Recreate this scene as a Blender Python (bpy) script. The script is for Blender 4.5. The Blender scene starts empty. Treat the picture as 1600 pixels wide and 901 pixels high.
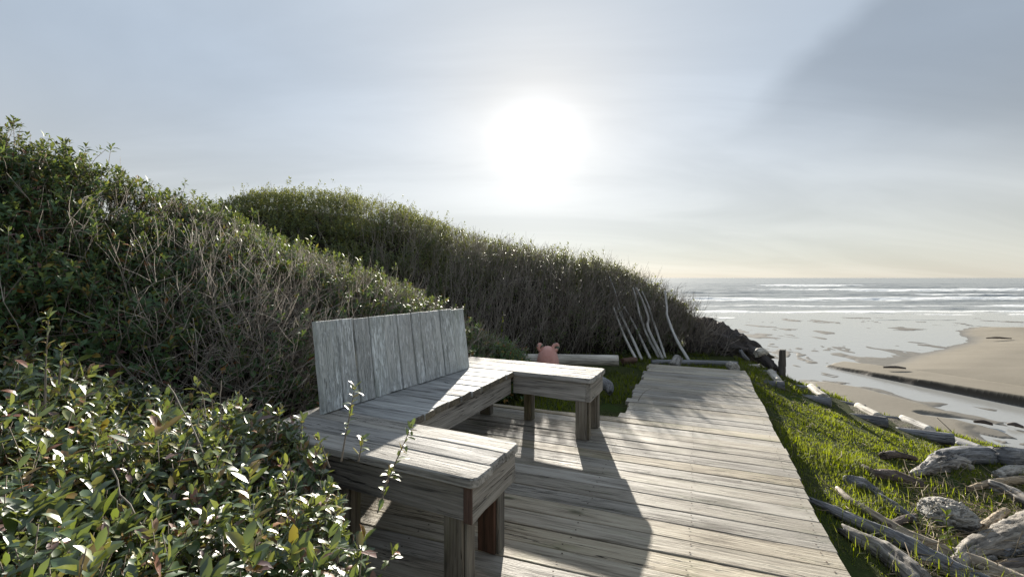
import bpy, bmesh, math, random
import numpy as np
from mathutils import Vector, Matrix
R = math.radians
rng = np.random.default_rng(7)
random.seed(7)
sc = bpy.context.scene
C = sc.collection

# ------------------------------------------------------------------ camera, sky, sun, exposure
F = 675.0            # focal length in photo pixels (photo 1600 wide)
HX, HY = 800.0, 434.0
CAMZ = 1.25
cam_d = bpy.data.cameras.new('camera')
cam = bpy.data.objects.new('camera', cam_d)
C.objects.link(cam)
cam.location = (0, 0, CAMZ)
cam.rotation_euler = (R(90), 0, 0)
cam_d.sensor_width = 36
cam_d.lens = F / 1600 * 36
cam_d.shift_y = -16.5 / 1600
cam_d.clip_start = 0.05
cam_d.clip_end = 60000
sc.camera = cam

SUN_EL, SUN_AZ = R(17.6), R(3.3)
world = bpy.data.worlds.new('World')
sc.world = world
world.use_nodes = True
wt = world.node_tree
wt.nodes.clear()
def wn(kind, **kw):
    n = wt.nodes.new(kind)
    for k, v in kw.items():
        setattr(n, k, v)
    return n
w_out = wn('ShaderNodeOutputWorld')
w_bg = wn('ShaderNodeBackground')
w_bg.inputs['Strength'].default_value = 0.10
w_sky = wn('ShaderNodeTexSky', sky_type='NISHITA', sun_disc=False, sun_elevation=SUN_EL,
           sun_rotation=SUN_AZ, altitude=0.0, air_density=1.0, dust_density=0.05, ozone_density=1.5)
w_tc = wn('ShaderNodeTexCoord')
def wmath(op, a, b=None, clamp=False):
    n = wn('ShaderNodeMath', operation=op, use_clamp=clamp)
    for i, v in enumerate((a, b)):
        if v is None: continue
        if isinstance(v, (int, float)): n.inputs[i].default_value = v
        else: wt.links.new(v, n.inputs[i])
    return n.outputs[0]
def wramp(v, lo, hi, t0=0.0, t1=1.0):
    n = wn('ShaderNodeMapRange', interpolation_type='SMOOTHSTEP')
    wt.links.new(v, n.inputs[0])
    for i, x in enumerate((lo, hi, t0, t1)):
        n.inputs[1 + i].default_value = x
    return n.outputs[0]
SUN_DIR = (math.sin(SUN_AZ) * math.cos(SUN_EL), math.cos(SUN_AZ) * math.cos(SUN_EL), math.sin(SUN_EL))
# cirrus veil: a thin sheet of ice cloud in the real sky, planar at altitude, scattering forward round the sun
w_sep = wn('ShaderNodeSeparateXYZ')
wt.links.new(w_tc.outputs['Generated'], w_sep.inputs[0])
zc = wmath('MAXIMUM', w_sep.outputs[2], 0.0)
zd = wmath('ADD', zc, 0.22)
px_ = wmath('DIVIDE', w_sep.outputs[0], zd)
py_ = wmath('DIVIDE', w_sep.outputs[1], zd)
w_cmb = wn('ShaderNodeCombineXYZ')
wt.links.new(px_, w_cmb.inputs[0]); wt.links.new(py_, w_cmb.inputs[1])
w_map = wn('ShaderNodeMapping')
w_map.inputs['Rotation'].default_value = (0, 0, R(-32))
w_map.inputs['Scale'].default_value = (0.35, 1.1, 1)
wt.links.new(w_cmb.outputs[0], w_map.inputs[0])
w_no = wn('ShaderNodeTexNoise')
w_no.inputs['Scale'].default_value = 1.3; w_no.inputs['Detail'].default_value = 7
w_no.inputs['Roughness'].default_value = 0.55; w_no.inputs['Distortion'].default_value = 0.7
wt.links.new(w_map.outputs[0], w_no.inputs['Vector'])
w_no2 = wn('ShaderNodeTexNoise')
w_no2.inputs['Scale'].default_value = 1.7; w_no2.inputs['Detail'].default_value = 7
w_no2.inputs['Distortion'].default_value = 0.3
wt.links.new(w_cmb.outputs[0], w_no2.inputs['Vector'])
cir = wramp(w_no.outputs[0], 0.30, 0.72)
# the straight edge of the cirrus sheet upper right: beyond this line in the cloud plane the sky is clear
nz = wmath('MULTIPLY', wmath('SUBTRACT', w_no2.outputs[0], 0.5), 0.34)
e1 = wmath('ADD', wmath('ADD', px_, nz), wmath('MULTIPLY', py_, -0.084))          # across the straight cloud edge
clear = wmath('MULTIPLY', wramp(e1, 0.70, 0.83), wramp(wmath('ADD', py_, nz), 1.85, 1.3))
sheet = wmath('SUBTRACT', 1.0, clear)
dot = wn('ShaderNodeVectorMath', operation='DOT_PRODUCT')
wt.links.new(w_tc.outputs['Generated'], dot.inputs[0])
dot.inputs[1].default_value = SUN_DIR
cd = wmath('MAXIMUM', dot.outputs['Value'], 0.0)
fwd = wmath('ADD', wmath('MULTIPLY', wmath('POWER', cd, 45.0), .27), wmath('MULTIPLY', wmath('POWER', cd, 6.0), .46))
fwd = wmath('ADD', fwd, wmath('MULTIPLY', wmath('POWER', cd, 350.0), .8))
fwd = wmath('ADD', fwd, 1.0)
veil = wmath('ADD', wmath('MULTIPLY', cir, 0.18), 0.84)
veil = wmath('MULTIPLY', veil, wmath('ADD', wmath('MULTIPLY', sheet, 0.27), 0.73))
w_vm = wn('ShaderNodeMix', data_type='RGBA')
wt.links.new(wramp(zc, 0.0, 0.42), w_vm.inputs[0])
w_vm.inputs[6].default_value = (.95, .93, .87, 1)      # long path near the horizon: paler and warmer
w_vm.inputs[7].default_value = (.73, .84, .975, 1)
w_vc = wn('ShaderNodeVectorMath', operation='SCALE')
w_vm2 = wn('ShaderNodeMix', data_type='RGBA')
wt.links.new(wramp(fwd, 1.0, 1.75), w_vm2.inputs[0])
wt.links.new(w_vm.outputs[2], w_vm2.inputs[6]); w_vm2.inputs[7].default_value = (.90, .89, .86, 1)
wt.links.new(w_vm2.outputs[2], w_vc.inputs[0])
wt.links.new(wmath('MULTIPLY', veil, fwd), w_vc.inputs['Scale'])
w_sk = wn('ShaderNodeVectorMath', operation='SCALE')
wt.links.new(w_sky.outputs[0], w_sk.inputs[0]); w_sk.inputs['Scale'].default_value = 0.028
w_add = wn('ShaderNodeVectorMath', operation='ADD')
wt.links.new(w_sk.outputs[0], w_add.inputs[0]); wt.links.new(w_vc.outputs[0], w_add.inputs[1])
wt.links.new(w_add.outputs[0], w_bg.inputs['Color'])
wt.links.new(w_bg.outputs[0], w_out.inputs[0])

sun_d = bpy.data.lights.new('sun', 'SUN')
sun_d.energy = 2.0
sun_d.angle = R(0.6)
sun_d.color = (1.0, 0.93, 0.82)
sun = bpy.data.objects.new('sun', sun_d)
C.objects.link(sun)
sun.rotation_euler = Vector(SUN_DIR).to_track_quat('Z', 'Y').to_euler()

sc.view_settings.view_transform = 'Standard'
sc.view_settings.look = 'None'
sc.view_settings.gamma = 1
sc.view_settings.exposure = 2.62
sc.render.engine = 'CYCLES'
sc.cycles.use_denoising = True
sc.cycles.max_bounces = 6
sc.cycles.transparent_max_bounces = 6

# ------------------------------------------------------------------ helpers
def ray(x, y):
    return np.array([(x - HX) / F, 1.0, -(y - HY) / F])
def at_z(x, y, z=0.0):
    r = ray(x, y); t = (z - CAMZ) / r[2]
    return np.array([r[0] * t, t, z])
def at_y(x, y, Y):
    r = ray(x, y)
    return np.array([r[0] * Y, Y, CAMZ + r[2] * Y])

def hash3(i, j, k):
    n = (i * 374761393 + j * 668265263 + k * 2147483647 + 1013904223) & 0x7fffffff
    n = ((n ^ (n >> 13)) * 1274126177) & 0x7fffffff
    n = (n ^ (n >> 16)) & 0xffff
    return n / 65535.0
def vnoise(x, y, z=0.0):
    x, y, z = np.broadcast_arrays(np.asarray(x, float), np.asarray(y, float), np.asarray(z, float))
    i, j, k = np.floor(x).astype(np.int64), np.floor(y).astype(np.int64), np.floor(z).astype(np.int64)
    a, b, c = x - i, y - j, z - k
    a, b, c = a*a*(3-2*a), b*b*(3-2*b), c*c*(3-2*c)
    r = 0
    for di in (0, 1):
        for dj in (0, 1):
            for dk in (0, 1):
                w = (a if di else 1-a) * (b if dj else 1-b) * (c if dk else 1-c)
                r = r + w * hash3(i+di, j+dj, k+dk)
    return r
def fbm(x, y, z=0.0, o=4, g=0.5):
    s, a, t = 0, 1.0, 0
    for q in range(o):
        f = 2.03 ** q
        s = s + a * vnoise(np.asarray(x)*f + 17.3*q, np.asarray(y)*f - 9.1*q, np.asarray(z)*f + 3.7*q); t += a; a *= g
    return s / t

def mesh_np(name, V, T, tint=None, grain=None, smooth=True, mat=None):
    V = np.ascontiguousarray(V, dtype=np.float32).reshape(-1, 3)
    T = np.ascontiguousarray(T, dtype=np.int32).reshape(-1, 3)
    me = bpy.data.meshes.new(name)
    me.vertices.add(len(V)); me.vertices.foreach_set('co', V.ravel())
    me.loops.add(T.size); me.loops.foreach_set('vertex_index', T.ravel())
    me.polygons.add(len(T))
    me.polygons.foreach_set('loop_start', np.arange(0, T.size, 3, dtype=np.int32))
    me.polygons.foreach_set('use_smooth', np.full(len(T), smooth, dtype=bool))
    me.update(calc_edges=True)
    if tint is not None:
        for nm, arr in (tint.items() if isinstance(tint, dict) else (('tint', tint),)):
            a = me.attributes.new(nm, 'FLOAT', 'POINT')
            a.data.foreach_set('value', np.ascontiguousarray(arr, dtype=np.float32))
    if grain is not None:
        a = me.attributes.new('grain', 'FLOAT_VECTOR', 'POINT')
        a.data.foreach_set('vector', np.ascontiguousarray(grain, dtype=np.float32).ravel())
    if mat: me.materials.append(mat)
    return me
def link(name, me, parent=None, loc=None):
    o = bpy.data.objects.new(name, me)
    C.objects.link(o)
    if parent: o.parent = parent
    if loc is not None: o.location = loc
    return o
def tag(o, label=None, cat=None, group=None, kind=None):
    if label: o['label'] = label
    if cat: o['category'] = cat
    if group: o['group'] = group
    if kind: o['kind'] = kind
    return o
def empty(name, loc=(0, 0, 0)):
    o = bpy.data.objects.new(name, None)
    C.objects.link(o); o.location = loc; o.empty_display_size = 0.1
    return o
class Batch:
    def __init__(s): s.V, s.T, s.A, s.n = [], [], [], 0
    def add(s, V, T, tint):
        V = np.asarray(V).reshape(-1, 3)
        s.V.append(V); s.T.append(np.asarray(T).reshape(-1, 3) + s.n); s.n += len(V)
        s.A.append(np.broadcast_to(np.asarray(tint, float), (len(V),)))
    def mesh(s, name, mat, smooth=True):
        return mesh_np(name, np.concatenate(s.V), np.concatenate(s.T), np.concatenate(s.A), smooth=smooth, mat=mat)
def nrm(a): return a / np.maximum(np.linalg.norm(a, axis=-1, keepdims=True), 1e-9)
def resample(P, n):
    P = np.asarray(P, float)
    d = np.r_[0, np.cumsum(np.linalg.norm(np.diff(P, axis=0), axis=1))]
    # catmull-rom through points
    t = np.linspace(0, d[-1], n)
    i = np.clip(np.searchsorted(d, t, side='right') - 1, 0, len(P) - 2)
    u = ((t - d[i]) / np.maximum(d[i+1] - d[i], 1e-9))[:, None]
    p1, p2 = P[i], P[i+1]
    p0 = np.where((i > 0)[:, None], P[np.maximum(i-1, 0)], 2*p1 - p2)
    p3 = np.where((i < len(P)-2)[:, None], P[np.minimum(i+2, len(P)-1)], 2*p2 - p1)
    return 0.5*((2*p1) + (p2-p0)*u + (2*p0-5*p1+4*p2-p3)*u**2 + (3*p1-p0-3*p2+p3)*u**3)

# --- leaves: n leaves, each base point, axis, up, length, width -> 8 verts, 8 tris
LT8 = np.array([[0,2,1],[0,3,2],[1,2,5],[1,5,4],[2,3,6],[2,6,5],[4,5,7],[5,6,7]])
LT4 = np.array([[0,2,1],[0,3,2],[1,2,4],[2,3,4]])
def leaves(P, A, U, L, W, fold=0.25, curl=0.25, simple=False):
    A = nrm(A); S = nrm(np.cross(A, U)); N = np.cross(S, A)
    L = np.asarray(L)[:, None]; W = np.asarray(W)[:, None]
    curl = np.broadcast_to(np.asarray(curl, float).reshape(-1, 1), L.shape); fold = np.broadcast_to(np.asarray(fold, float).reshape(-1, 1), L.shape)
    def pt(t, s):
        return P + A*L*(t - 0.25*np.abs(curl)*t*t) + S*W*s*0.5*np.sqrt(1-fold**2*0.5) + N*(-curl*L*t*t*0.8 + fold*W*abs(s)*0.5)
    if simple:
        V = np.stack([pt(0, 0), pt(.5, -1), pt(.5, 0), pt(.5, 1), pt(1, 0)], 1); T = LT4
    else:
        V = np.stack([pt(0, 0), pt(.36, -.92), pt(.36, 0), pt(.36, .92), pt(.74, -.8), pt(.74, 0), pt(.74, .8), pt(1, 0)], 1); T = LT8
    n, k = V.shape[:2]
    return V.reshape(-1, 3), (T[None] + (np.arange(n)*k)[:, None, None]).reshape(-1, 3), k
def perp(A):
    ref = np.where(np.abs(A[:, 2:3]) < 0.9, np.array([[0, 0, 1.0]]), np.array([[1.0, 0, 0]]))
    x = nrm(np.cross(A, ref)); return x, np.cross(A, x)
def tubes(P, Rr, sides=3):
    n, m = P.shape[:2]
    D = nrm(np.gradient(P, axis=1))
    ref = np.broadcast_to(np.array([0.31, 0.87, 0.38]), D.shape)
    X = nrm(np.cross(D, ref)); Y = np.cross(D, X)
    V = []
    for q in range(sides):
        a = 2*math.pi*q/sides
        V.append(P + (X*math.cos(a) + Y*math.sin(a))*Rr[..., None])
    V = np.stack(V, 2)                              # n,m,s,3
    idx = np.arange(n*m*sides).reshape(n, m, sides)
    a = idx[:, :-1]; b = idx[:, 1:]
    a2 = np.roll(a, -1, 2); b2 = np.roll(b, -1, 2)
    T = np.concatenate([np.stack([a, a2, b], -1).reshape(-1, 3), np.stack([a2, b2, b], -1).reshape(-1, 3)])
    return V.reshape(-1, 3), T
def shoots(B, D, n_leaf, Ll, spread, gap, seed=0, tip_up=0.5, width=0.42):
    """B base of the leafy part, D shoot axis; returns leaf base, axis, up, length arrays (S*K)."""
    S = len(B); X, Y = perp(D)
    k = np.arange(n_leaf)[None, :]
    ph = rng.uniform(0, 6.28, (S, 1)) + k*2.4 + rng.normal(0, .25, (S, n_leaf))
    fr = k/max(n_leaf-1, 1)
    pit = spread*(1.15 - 0.75*fr) + rng.normal(0, .16, (S, n_leaf))
    rad = X[:, None]*np.cos(ph)[..., None] + Y[:, None]*np.sin(ph)[..., None]
    A = rad*np.sin(pit)[..., None] + D[:, None]*np.cos(pit)[..., None]
    U = D[:, None]*np.sin(pit)[..., None] - rad*np.cos(pit)[..., None]
    U = U + np.array([0, 0, .32])
    P = B[:, None] + D[:, None]*(gap*k)[..., None]
    L = Ll[:, None]*(1.0 - 0.35*np.abs(fr - .35)*1.5)*rng.uniform(.7, 1.2, (S, n_leaf))
    return P.reshape(-1, 3), A.reshape(-1, 3), U.reshape(-1, 3), L.ravel()

# ------------------------------------------------------------------ materials
def new_mat(name):
    m = bpy.data.materials.new(name); m.use_nodes = True
    nt = m.node_tree; nt.nodes.clear()
    return m, nt
class NT:
    def __init__(s, name):
        s.m, s.nt = new_mat(name)
        s.out = s.n('ShaderNodeOutputMaterial'); s.b = s.n('ShaderNodeBsdfPrincipled')
        s.l(s.b.outputs[0], s.out.inputs[0])
    def n(s, k, **kw):
        x = s.nt.nodes.new(k)
        for a, v in kw.items(): setattr(x, a, v)
        return x
    def l(s, a, b): s.nt.links.new(a, b)
    def attr(s, name): return s.n('ShaderNodeAttribute', attribute_name=name)
    def noise(s, vec, scale, detail=4, rough=.55, dist=0.0, mapping=None, w=None):
        if mapping is not None:
            mp = s.n('ShaderNodeMapping'); mp.inputs['Scale'].default_value = mapping; s.l(vec, mp.inputs[0]); vec = mp.outputs[0]
        x = s.n('ShaderNodeTexNoise')
        x.inputs['Scale'].default_value = scale; x.inputs['Detail'].default_value = detail
        x.inputs['Roughness'].default_value = rough; x.inputs['Distortion'].default_value = dist
        if vec is not None: s.l(vec, x.inputs['Vector'])
        return x.outputs[0]
    def ramp(s, v, stops):
        x = s.n('ShaderNodeValToRGB'); e = x.color_ramp.elements
        while len(e) > 1: e.remove(e[-1])
        for i, (p, c) in enumerate(stops):
            el = e[0] if i == 0 else e.new(p)
            el.position = p; el.color = (*c, 1) if len(c) == 3 else c
        s.l(v, x.inputs[0]); return x.outputs[0]
    def mr(s, v, a, b, c=0., d=1.):
        x = s.n('ShaderNodeMapRange', interpolation_type='SMOOTHSTEP'); s.l(v, x.inputs[0])
        for i, q in enumerate((a, b, c, d)): x.inputs[1+i].default_value = q
        return x.outputs[0]
    def math(s, op, a, b=None):
        x = s.n('ShaderNodeMath', operation=op)
        for i, v in enumerate((a, b)):
            if v is None: continue
            if isinstance(v, (int, float)): x.inputs[i].default_value = v
            else: s.l(v, x.inputs[i])
        return x.outputs[0]
    def mix(s, f, a, b, mode='MIX'):
        x = s.n('ShaderNodeMix', data_type='RGBA', blend_type=mode)
        for i, v in ((0, f), (6, a), (7, b)):
            if isinstance(v, (int, float)): x.inputs[i].default_value = v
            elif isinstance(v, tuple): x.inputs[i].default_value = (*v, 1) if len(v) == 3 else v
            else: s.l(v, x.inputs[i])
        return x.outputs[2]
    def bump(s, h, strength=.5, dist=.01, normal=None):
        x = s.n('ShaderNodeBump'); x.inputs['Strength'].default_value = strength; x.inputs['Distance'].default_value = dist
        s.l(h, x.inputs['Height'])
        if normal is not None: s.l(normal, x.inputs['Normal'])
        return x.outputs[0]
    def set(s, color=None, rough=None, spec=None, normal=None):
        for k, v in (('Base Color', color), ('Roughness', rough), ('Specular IOR Level', spec), ('Normal', normal)):
            if v is None: continue
            if isinstance(v, (int, float)): s.b.inputs[k].default_value = v
            elif isinstance(v, tuple): s.b.inputs[k].default_value = (*v, 1) if len(v) == 3 else v
            else: s.l(v, s.b.inputs[k])
        return s.m

def wood(name, light, mid, dark, crack=.5, var=.36, moss=None, moss_amt=0., rough=.7, spec=.3, flake=None, bump=.5, stain=.35, lich=0.):
    t = NT(name)
    g = t.attr('grain').outputs['Vector']
    oi = t.n('ShaderNodeObjectInfo')
    sh = t.n('ShaderNodeVectorMath', operation='SCALE'); sh.inputs[0].default_value = (31.7, 17.3, 23.1)
    t.l(oi.outputs['Random'], sh.inputs['Scale'])
    ad = t.n('ShaderNodeVectorMath', operation='ADD'); t.l(g, ad.inputs[0]); t.l(sh.outputs[0], ad.inputs[1])
    v = ad.outputs[0]
    n1 = t.noise(v, 1.0, 5, .6, .6, (1.3, 16, 16))
    n2 = t.noise(v, 1.0, 6, .65, .3, (4.0, 95, 95))
    n3 = t.noise(v, 1.0, 4, .6, 0, (2.2, 4.5, 4.5))
    nf = t.noise(v, 1.0, 3, .7, .2, (45, 220, 220))
    gr = t.math('ADD', t.math('MULTIPLY', n1, .5), t.math('MULTIPLY', n2, .5))
    col = t.ramp(gr, [(.36, dark), (.5, mid), (.64, light)])
    # stains and damp patches
    col = t.mix(t.math('MULTIPLY', t.mr(n3, .55, .78), stain), col, dark)
    # knots: sparse stretched cells
    mp = t.n('ShaderNodeMapping'); mp.inputs['Scale'].default_value = (2.1, 6.5, 6.5); t.l(v, mp.inputs[0])
    vo = t.n('ShaderNodeTexVoronoi'); vo.inputs['Scale'].default_value = 1.0; t.l(mp.outputs[0], vo.inputs['Vector'])
    kn = t.mr(vo.outputs['Distance'], .13, .05)
    sp = t.n('ShaderNodeSeparateColor'); t.l(vo.outputs['Color'], sp.inputs[0])
    kn = t.math('MULTIPLY', kn, t.mr(sp.outputs[0], .62, .68))
    col = t.mix(t.math('MULTIPLY', kn, .75), col, tuple(c*.35 for c in dark))
    # long drying cracks
    ck = t.noise(v, 1.0, 3, .5, .25, (1.6, 42, 42))
    ckm = t.mr(t.math('ABSOLUTE', t.math('SUBTRACT', ck, .5)), .016, .004)
    gate = t.mr(t.noise(v, 1.0, 2, .5, 0, (1.1, 9, 9)), .5, .62)
    ckm = t.math('MULTIPLY', t.math('MULTIPLY', ckm, gate), crack)
    col = t.mix(ckm, col, tuple(c*.2 for c in dark))
    h = t.math('SUBTRACT', t.math('ADD', n2, t.math('MULTIPLY', nf, .4)), t.math('MULTIPLY', ckm, 1.6))
    if flake is not None:
        fl = t.noise(v, 1.0, 6, .75, .5, (11, 120, 120))
        fm = t.mr(t.math('ADD', fl, t.math('MULTIPLY', t.math('SUBTRACT', n3, .5), .35)), .47, .56)
        pc = t.mix(t.mr(n1, .4, .65), flake, tuple(c*.88 for c in flake))
        col = t.mix(fm, col, pc)
        h = t.math('ADD', h, t.math('MULTIPLY', fm, .9))
    if lich:
        lv = t.noise(v, 38, 4, .7)
        lm = t.math('MULTIPLY', t.mr(lv, .60, .66), t.mr(n3, .42, .6))
        col = t.mix(t.math('MULTIPLY', lm, lich), col, (.50, .50, .46))
    if moss is not None:
        mm = t.math('MULTIPLY', t.mr(t.noise(v, 1.0, 6, .7, 0, (3.2, 9, 9)), .5, .72), moss_amt)
        col = t.mix(mm, col, moss)
    br = t.math('ADD', t.math('MULTIPLY', oi.outputs['Random'], var), 1-var/2)
    hsv = t.n('ShaderNodeHueSaturation'); t.l(br, hsv.inputs['Value']); t.l(col, hsv.inputs['Color'])
    t.l(t.math('ADD', t.math('MULTIPLY', t.math('FRACT', t.math('MULTIPLY', oi.outputs['Random'], 7.31)), .7), .65), hsv.inputs['Saturation'])
    nb = t.bump(h, bump, .006)
    return t.set(hsv.outputs[0], t.mr(gr, .35, .65, rough+.12, rough-.1), spec, nb)

M = {}
M['deck'] = wood('deck_wood', (.40, .365, .295), (.31, .275, .22), (.095, .08, .06), crack=1., moss=(.11, .13, .05), moss_amt=.32, rough=.66, bump=.8)
M['walk'] = wood('walkway_wood', (.42, .39, .325), (.32, .29, .24), (.13, .115, .095), crack=.7, moss=(.10, .12, .05), moss_amt=.12, rough=.66, bump=.7)
M['seat'] = wood('seat_wood', (.43, .415, .385), (.335, .32, .295), (.115, .11, .097), crack=1., rough=.72, bump=.7, stain=.35, spec=.15)
M['seat_worn'] = wood('worn_seat_wood', (.50, .51, .50), (.38, .385, .38), (.10, .095, .09), crack=1., rough=.66, bump=.8, stain=.6)
M['back'] = wood('flaking_backrest_wood', (.60, .62, .605), (.53, .55, .535), (.31, .325, .31), crack=.8, var=.14, flake=(.78, .82, .82), moss=(.20, .24, .17), moss_amt=.35, rough=.7, bump=.9)
M['apron'] = wood('apron_wood', (.36, .34, .31), (.25, .235, .21), (.09, .082, .075), crack=.9, moss=(.10, .11, .06), moss_amt=.15, bump=.8)
M['leg'] = wood('leg_wood', (.24, .215, .17), (.15, .13, .10), (.05, .042, .033), crack=.9, moss=(.14, .15, .06), moss_amt=.35, bump=.7)
M['leg_red'] = wood('red_brown_leg_wood', (.14, .09, .07), (.09, .056, .043), (.035, .024, .018), crack=.9, moss=(.12, .12, .05), moss_amt=.3, bump=.7)
M['joist'] = wood('joist_wood', (.12, .11, .095), (.08, .072, .06), (.03, .027, .022), crack=.8)
M['drift'] = wood('grey_driftwood', (.44, .41, .37), (.23, .21, .185), (.035, .031, .027), crack=1., bump=1.0, lich=.5, stain=.75)
M['drift_blue'] = wood('blue_grey_driftwood', (.30, .30, .31), (.15, .152, .16), (.024, .024, .026), crack=1., bump=1.0, lich=.4, stain=.75)
M['drift_tan'] = wood('tan_driftwood', (.44, .37, .28), (.26, .21, .15), (.05, .04, .03), crack=.9, bump=.9)
M['drift_dark'] = wood('dark_driftwood', (.13, .10, .085), (.065, .052, .045), (.016, .013, .012), crack=1., bump=1.0, lich=.25, stain=.75)
M['drift_white'] = wood('bleached_driftwood', (.60, .575, .52), (.42, .395, .35), (.07, .062, .052), crack=1., bump=.9, lich=.3, stain=.75)
M['pole'] = wood('pole_wood', (.58, .565, .53), (.44, .425, .40), (.15, .14, .13), crack=.7, bump=.6)

def leaf_mat(name, stops, rough=.38, trans=.3, tcol=(.25, .33, .03), coat=.0, spec=.5):
    t = NT(name)
    a = t.attr('tint').outputs['Fac']
    col = t.ramp(a, stops)
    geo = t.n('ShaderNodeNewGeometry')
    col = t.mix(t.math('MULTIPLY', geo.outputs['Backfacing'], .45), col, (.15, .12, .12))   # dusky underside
    t.set(col, rough, spec)
    if coat:
        t.b.inputs['Coat Weight'].default_value = coat; t.b.inputs['Coat Roughness'].default_value = .30
    tr = t.n('ShaderNodeBsdfTranslucent')
    t.l(t.mix(.55, col, tcol), tr.inputs['Color'])
    ms = t.n('ShaderNodeMixShader'); ms.inputs[0].default_value = trans
    t.l(t.b.outputs[0], ms.inputs[1]); t.l(tr.outputs[0], ms.inputs[2]); t.l(ms.outputs[0], t.out.inputs[0])
    return t.m
GLOSSY = [(0., (.03, .065, .028)), (.45, (.05, .105, .038)), (.66, (.08, .13, .03)), (.78, (.16, .19, .03)), (.86, (.24, .14, .025)), (.92, (.24, .07, .025)), (1., (.11, .05, .055))]
M['leaf'] = leaf_mat('glossy_leaf', GLOSSY, rough=.40, trans=.30, tcol=(.34, .40, .04), spec=1.0, coat=.35)
M['leaf_hedge'] = leaf_mat('hedge_leaf', [(p, tuple(min(x*1.25, .27) for x in c)) for p, c in GLOSSY], rough=.52, spec=.5, trans=.28, tcol=(.30, .36, .03))
M['leaf_far'] = leaf_mat('hill_leaf', [(0., (.045, .07, .026)), (.5, (.075, .115, .036)), (.8, (.115, .14, .04)), (1., (.17, .15, .045))], rough=.45, trans=.4, tcol=(.34, .36, .05))
M['grass'] = leaf_mat('grass_blade', [(0., (.025, .05, .006)), (.5, (.06, .11, .008)), (.86, (.12, .15, .012)), (.95, (.20, .17, .04)), (1., (.28, .23, .11))], rough=.6, trans=.5, tcol=(.40, .46, .004), spec=.15)
def twig_mat(name, a, b):
    t = NT(name)
    f = t.attr('tint').outputs['Fac']
    return t.set(t.ramp(f, [(0., a), (1., b)]), .75, .3)
M['twig'] = twig_mat('twig_bark', (.11, .088, .07), (.44, .395, .345))
M['twig_far'] = twig_mat('grey_twig_bark', (.10, .08, .062), (.40, .36, .31))
M['straw'] = twig_mat('dry_litter', (.16, .12, .075), (.40, .33, .23))

def ground_mat():
    t = NT('turf_soil')
    g = t.n('ShaderNodeNewGeometry').outputs['Position']
    n = t.noise(g, 2.2, 6, .6); n2 = t.noise(g, 26, 5, .7)
    col = t.ramp(n2, [(.3, (.018, .02, .008)), (.55, (.045, .055, .016)), (.75, (.10, .085, .045))])
    col = t.mix(t.mr(n, .45, .65), col, (.035, .055, .012))
    return t.set(col, .95, .1, t.bump(n2, .8, .03))
M['ground'] = ground_mat()
def dune_mat():
    t = NT('dune_litter')
    g = t.n('ShaderNodeNewGeometry').outputs['Position']
    n2 = t.noise(g, 14, 6, .7)
    col = t.ramp(n2, [(.3, (.010, .009, .007)), (.6, (.035, .03, .022)), (.8, (.07, .058, .04))])
    return t.set(col, .95, .1, t.bump(n2, 1., .05))
M['dune'] = dune_mat()
def gravel_mat():
    t = NT('step_gravel')
    g = t.n('ShaderNodeNewGeometry').outputs['Position']
    vo = t.n('ShaderNodeTexVoronoi'); vo.inputs['Scale'].default_value = 55; t.l(g, vo.inputs['Vector'])
    n = t.noise(g, 9, 5, .7)
    col = t.mix(t.mr(n, .45, .7), t.ramp(vo.outputs['Distance'], [(.0, (.20, .18, .15)), (.5, (.08, .07, .055))]), (.06, .07, .025))
    return t.set(col, .9, .2, t.bump(vo.outputs['Distance'], .8, .02))
M['gravel'] = gravel_mat()
def sand_mat():
    t = NT('beach_sand')
    g = t.n('ShaderNodeNewGeometry').outputs['Position']
    wet = t.attr('wet').outputs['Fac']
    n = t.noise(g, .35, 6, .65, mapping=(.5, 1, 1)); n2 = t.noise(g, 5, 5, .7); n3 = t.noise(g, .09, 4, .6, mapping=(.4, 1, 1))
    dry = t.ramp(t.math('ADD', t.math('MULTIPLY', n, .6), t.math('MULTIPLY', n3, .4)), [(.3, (.165, .145, .112)), (.55, (.20, .178, .14)), (.75, (.235, .21, .168))])
    spk = t.mr(t.noise(g, 1.9, 4, .8, mapping=(.35, 1, 1)), .62, .72)
    dry = t.mix(t.math('MULTIPLY', spk, .45), dry, (.10, .085, .065))
    col = t.mix(wet, dry, (.105, .095, .078))
    col = t.mix(t.attr('bank').outputs['Fac'], col, (.05, .043, .034))   # damp eroded bank face, its shade painted into this dark tone
    rg = t.n('ShaderNodeMapRange'); t.l(wet, rg.inputs[0]); rg.inputs[3].default_value = .85; rg.inputs[4].default_value = .45
    return t.set(col, rg.outputs[0], t.math('ADD', t.math('MULTIPLY', wet, .35), .15), t.bump(n2, .35, .03))
M['sand'] = sand_mat()
def water_mat(name, scale, bstr, base, rough, bdist=.05, foam=False, stretch=(1, 1, 1)):
    t = NT(name)
    g = t.n('ShaderNodeNewGeometry').outputs['Position']
    n = t.noise(g, scale, 5, .6, .4, stretch)
    n2 = t.noise(g, scale*4.3, 4, .6, .2, stretch)
    h = t.math('ADD', n, t.math('MULTIPLY', n2, .35))
    t.set(base, rough, .5, t.bump(h, bstr, bdist))
    t.b.inputs['IOR'].default_value = 1.33
    if foam:
        f = t.attr('foam').outputs['Fac']
        fn = t.noise(g, .55, 6, .75, .5, (.35, 1.0, 1))
        fm = t.mr(t.math('ADD', f, t.math('MULTIPLY', t.math('SUBTRACT', fn, .5), 1.2)), .42, .62)
        col = t.mix(fm, base, (.78, .79, .78))
        rr = t.n('ShaderNodeMapRange'); t.l(fm, rr.inputs[0]); rr.inputs[3].default_value = rough; rr.inputs[4].default_value = .9
        t.set(col, rr.outputs[0])
    return t.m
M['sea'] = water_mat('sea_water', .55, .8, (.28, .29, .28), .32, .4, foam=True, stretch=(.4, 1, 1))
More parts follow.
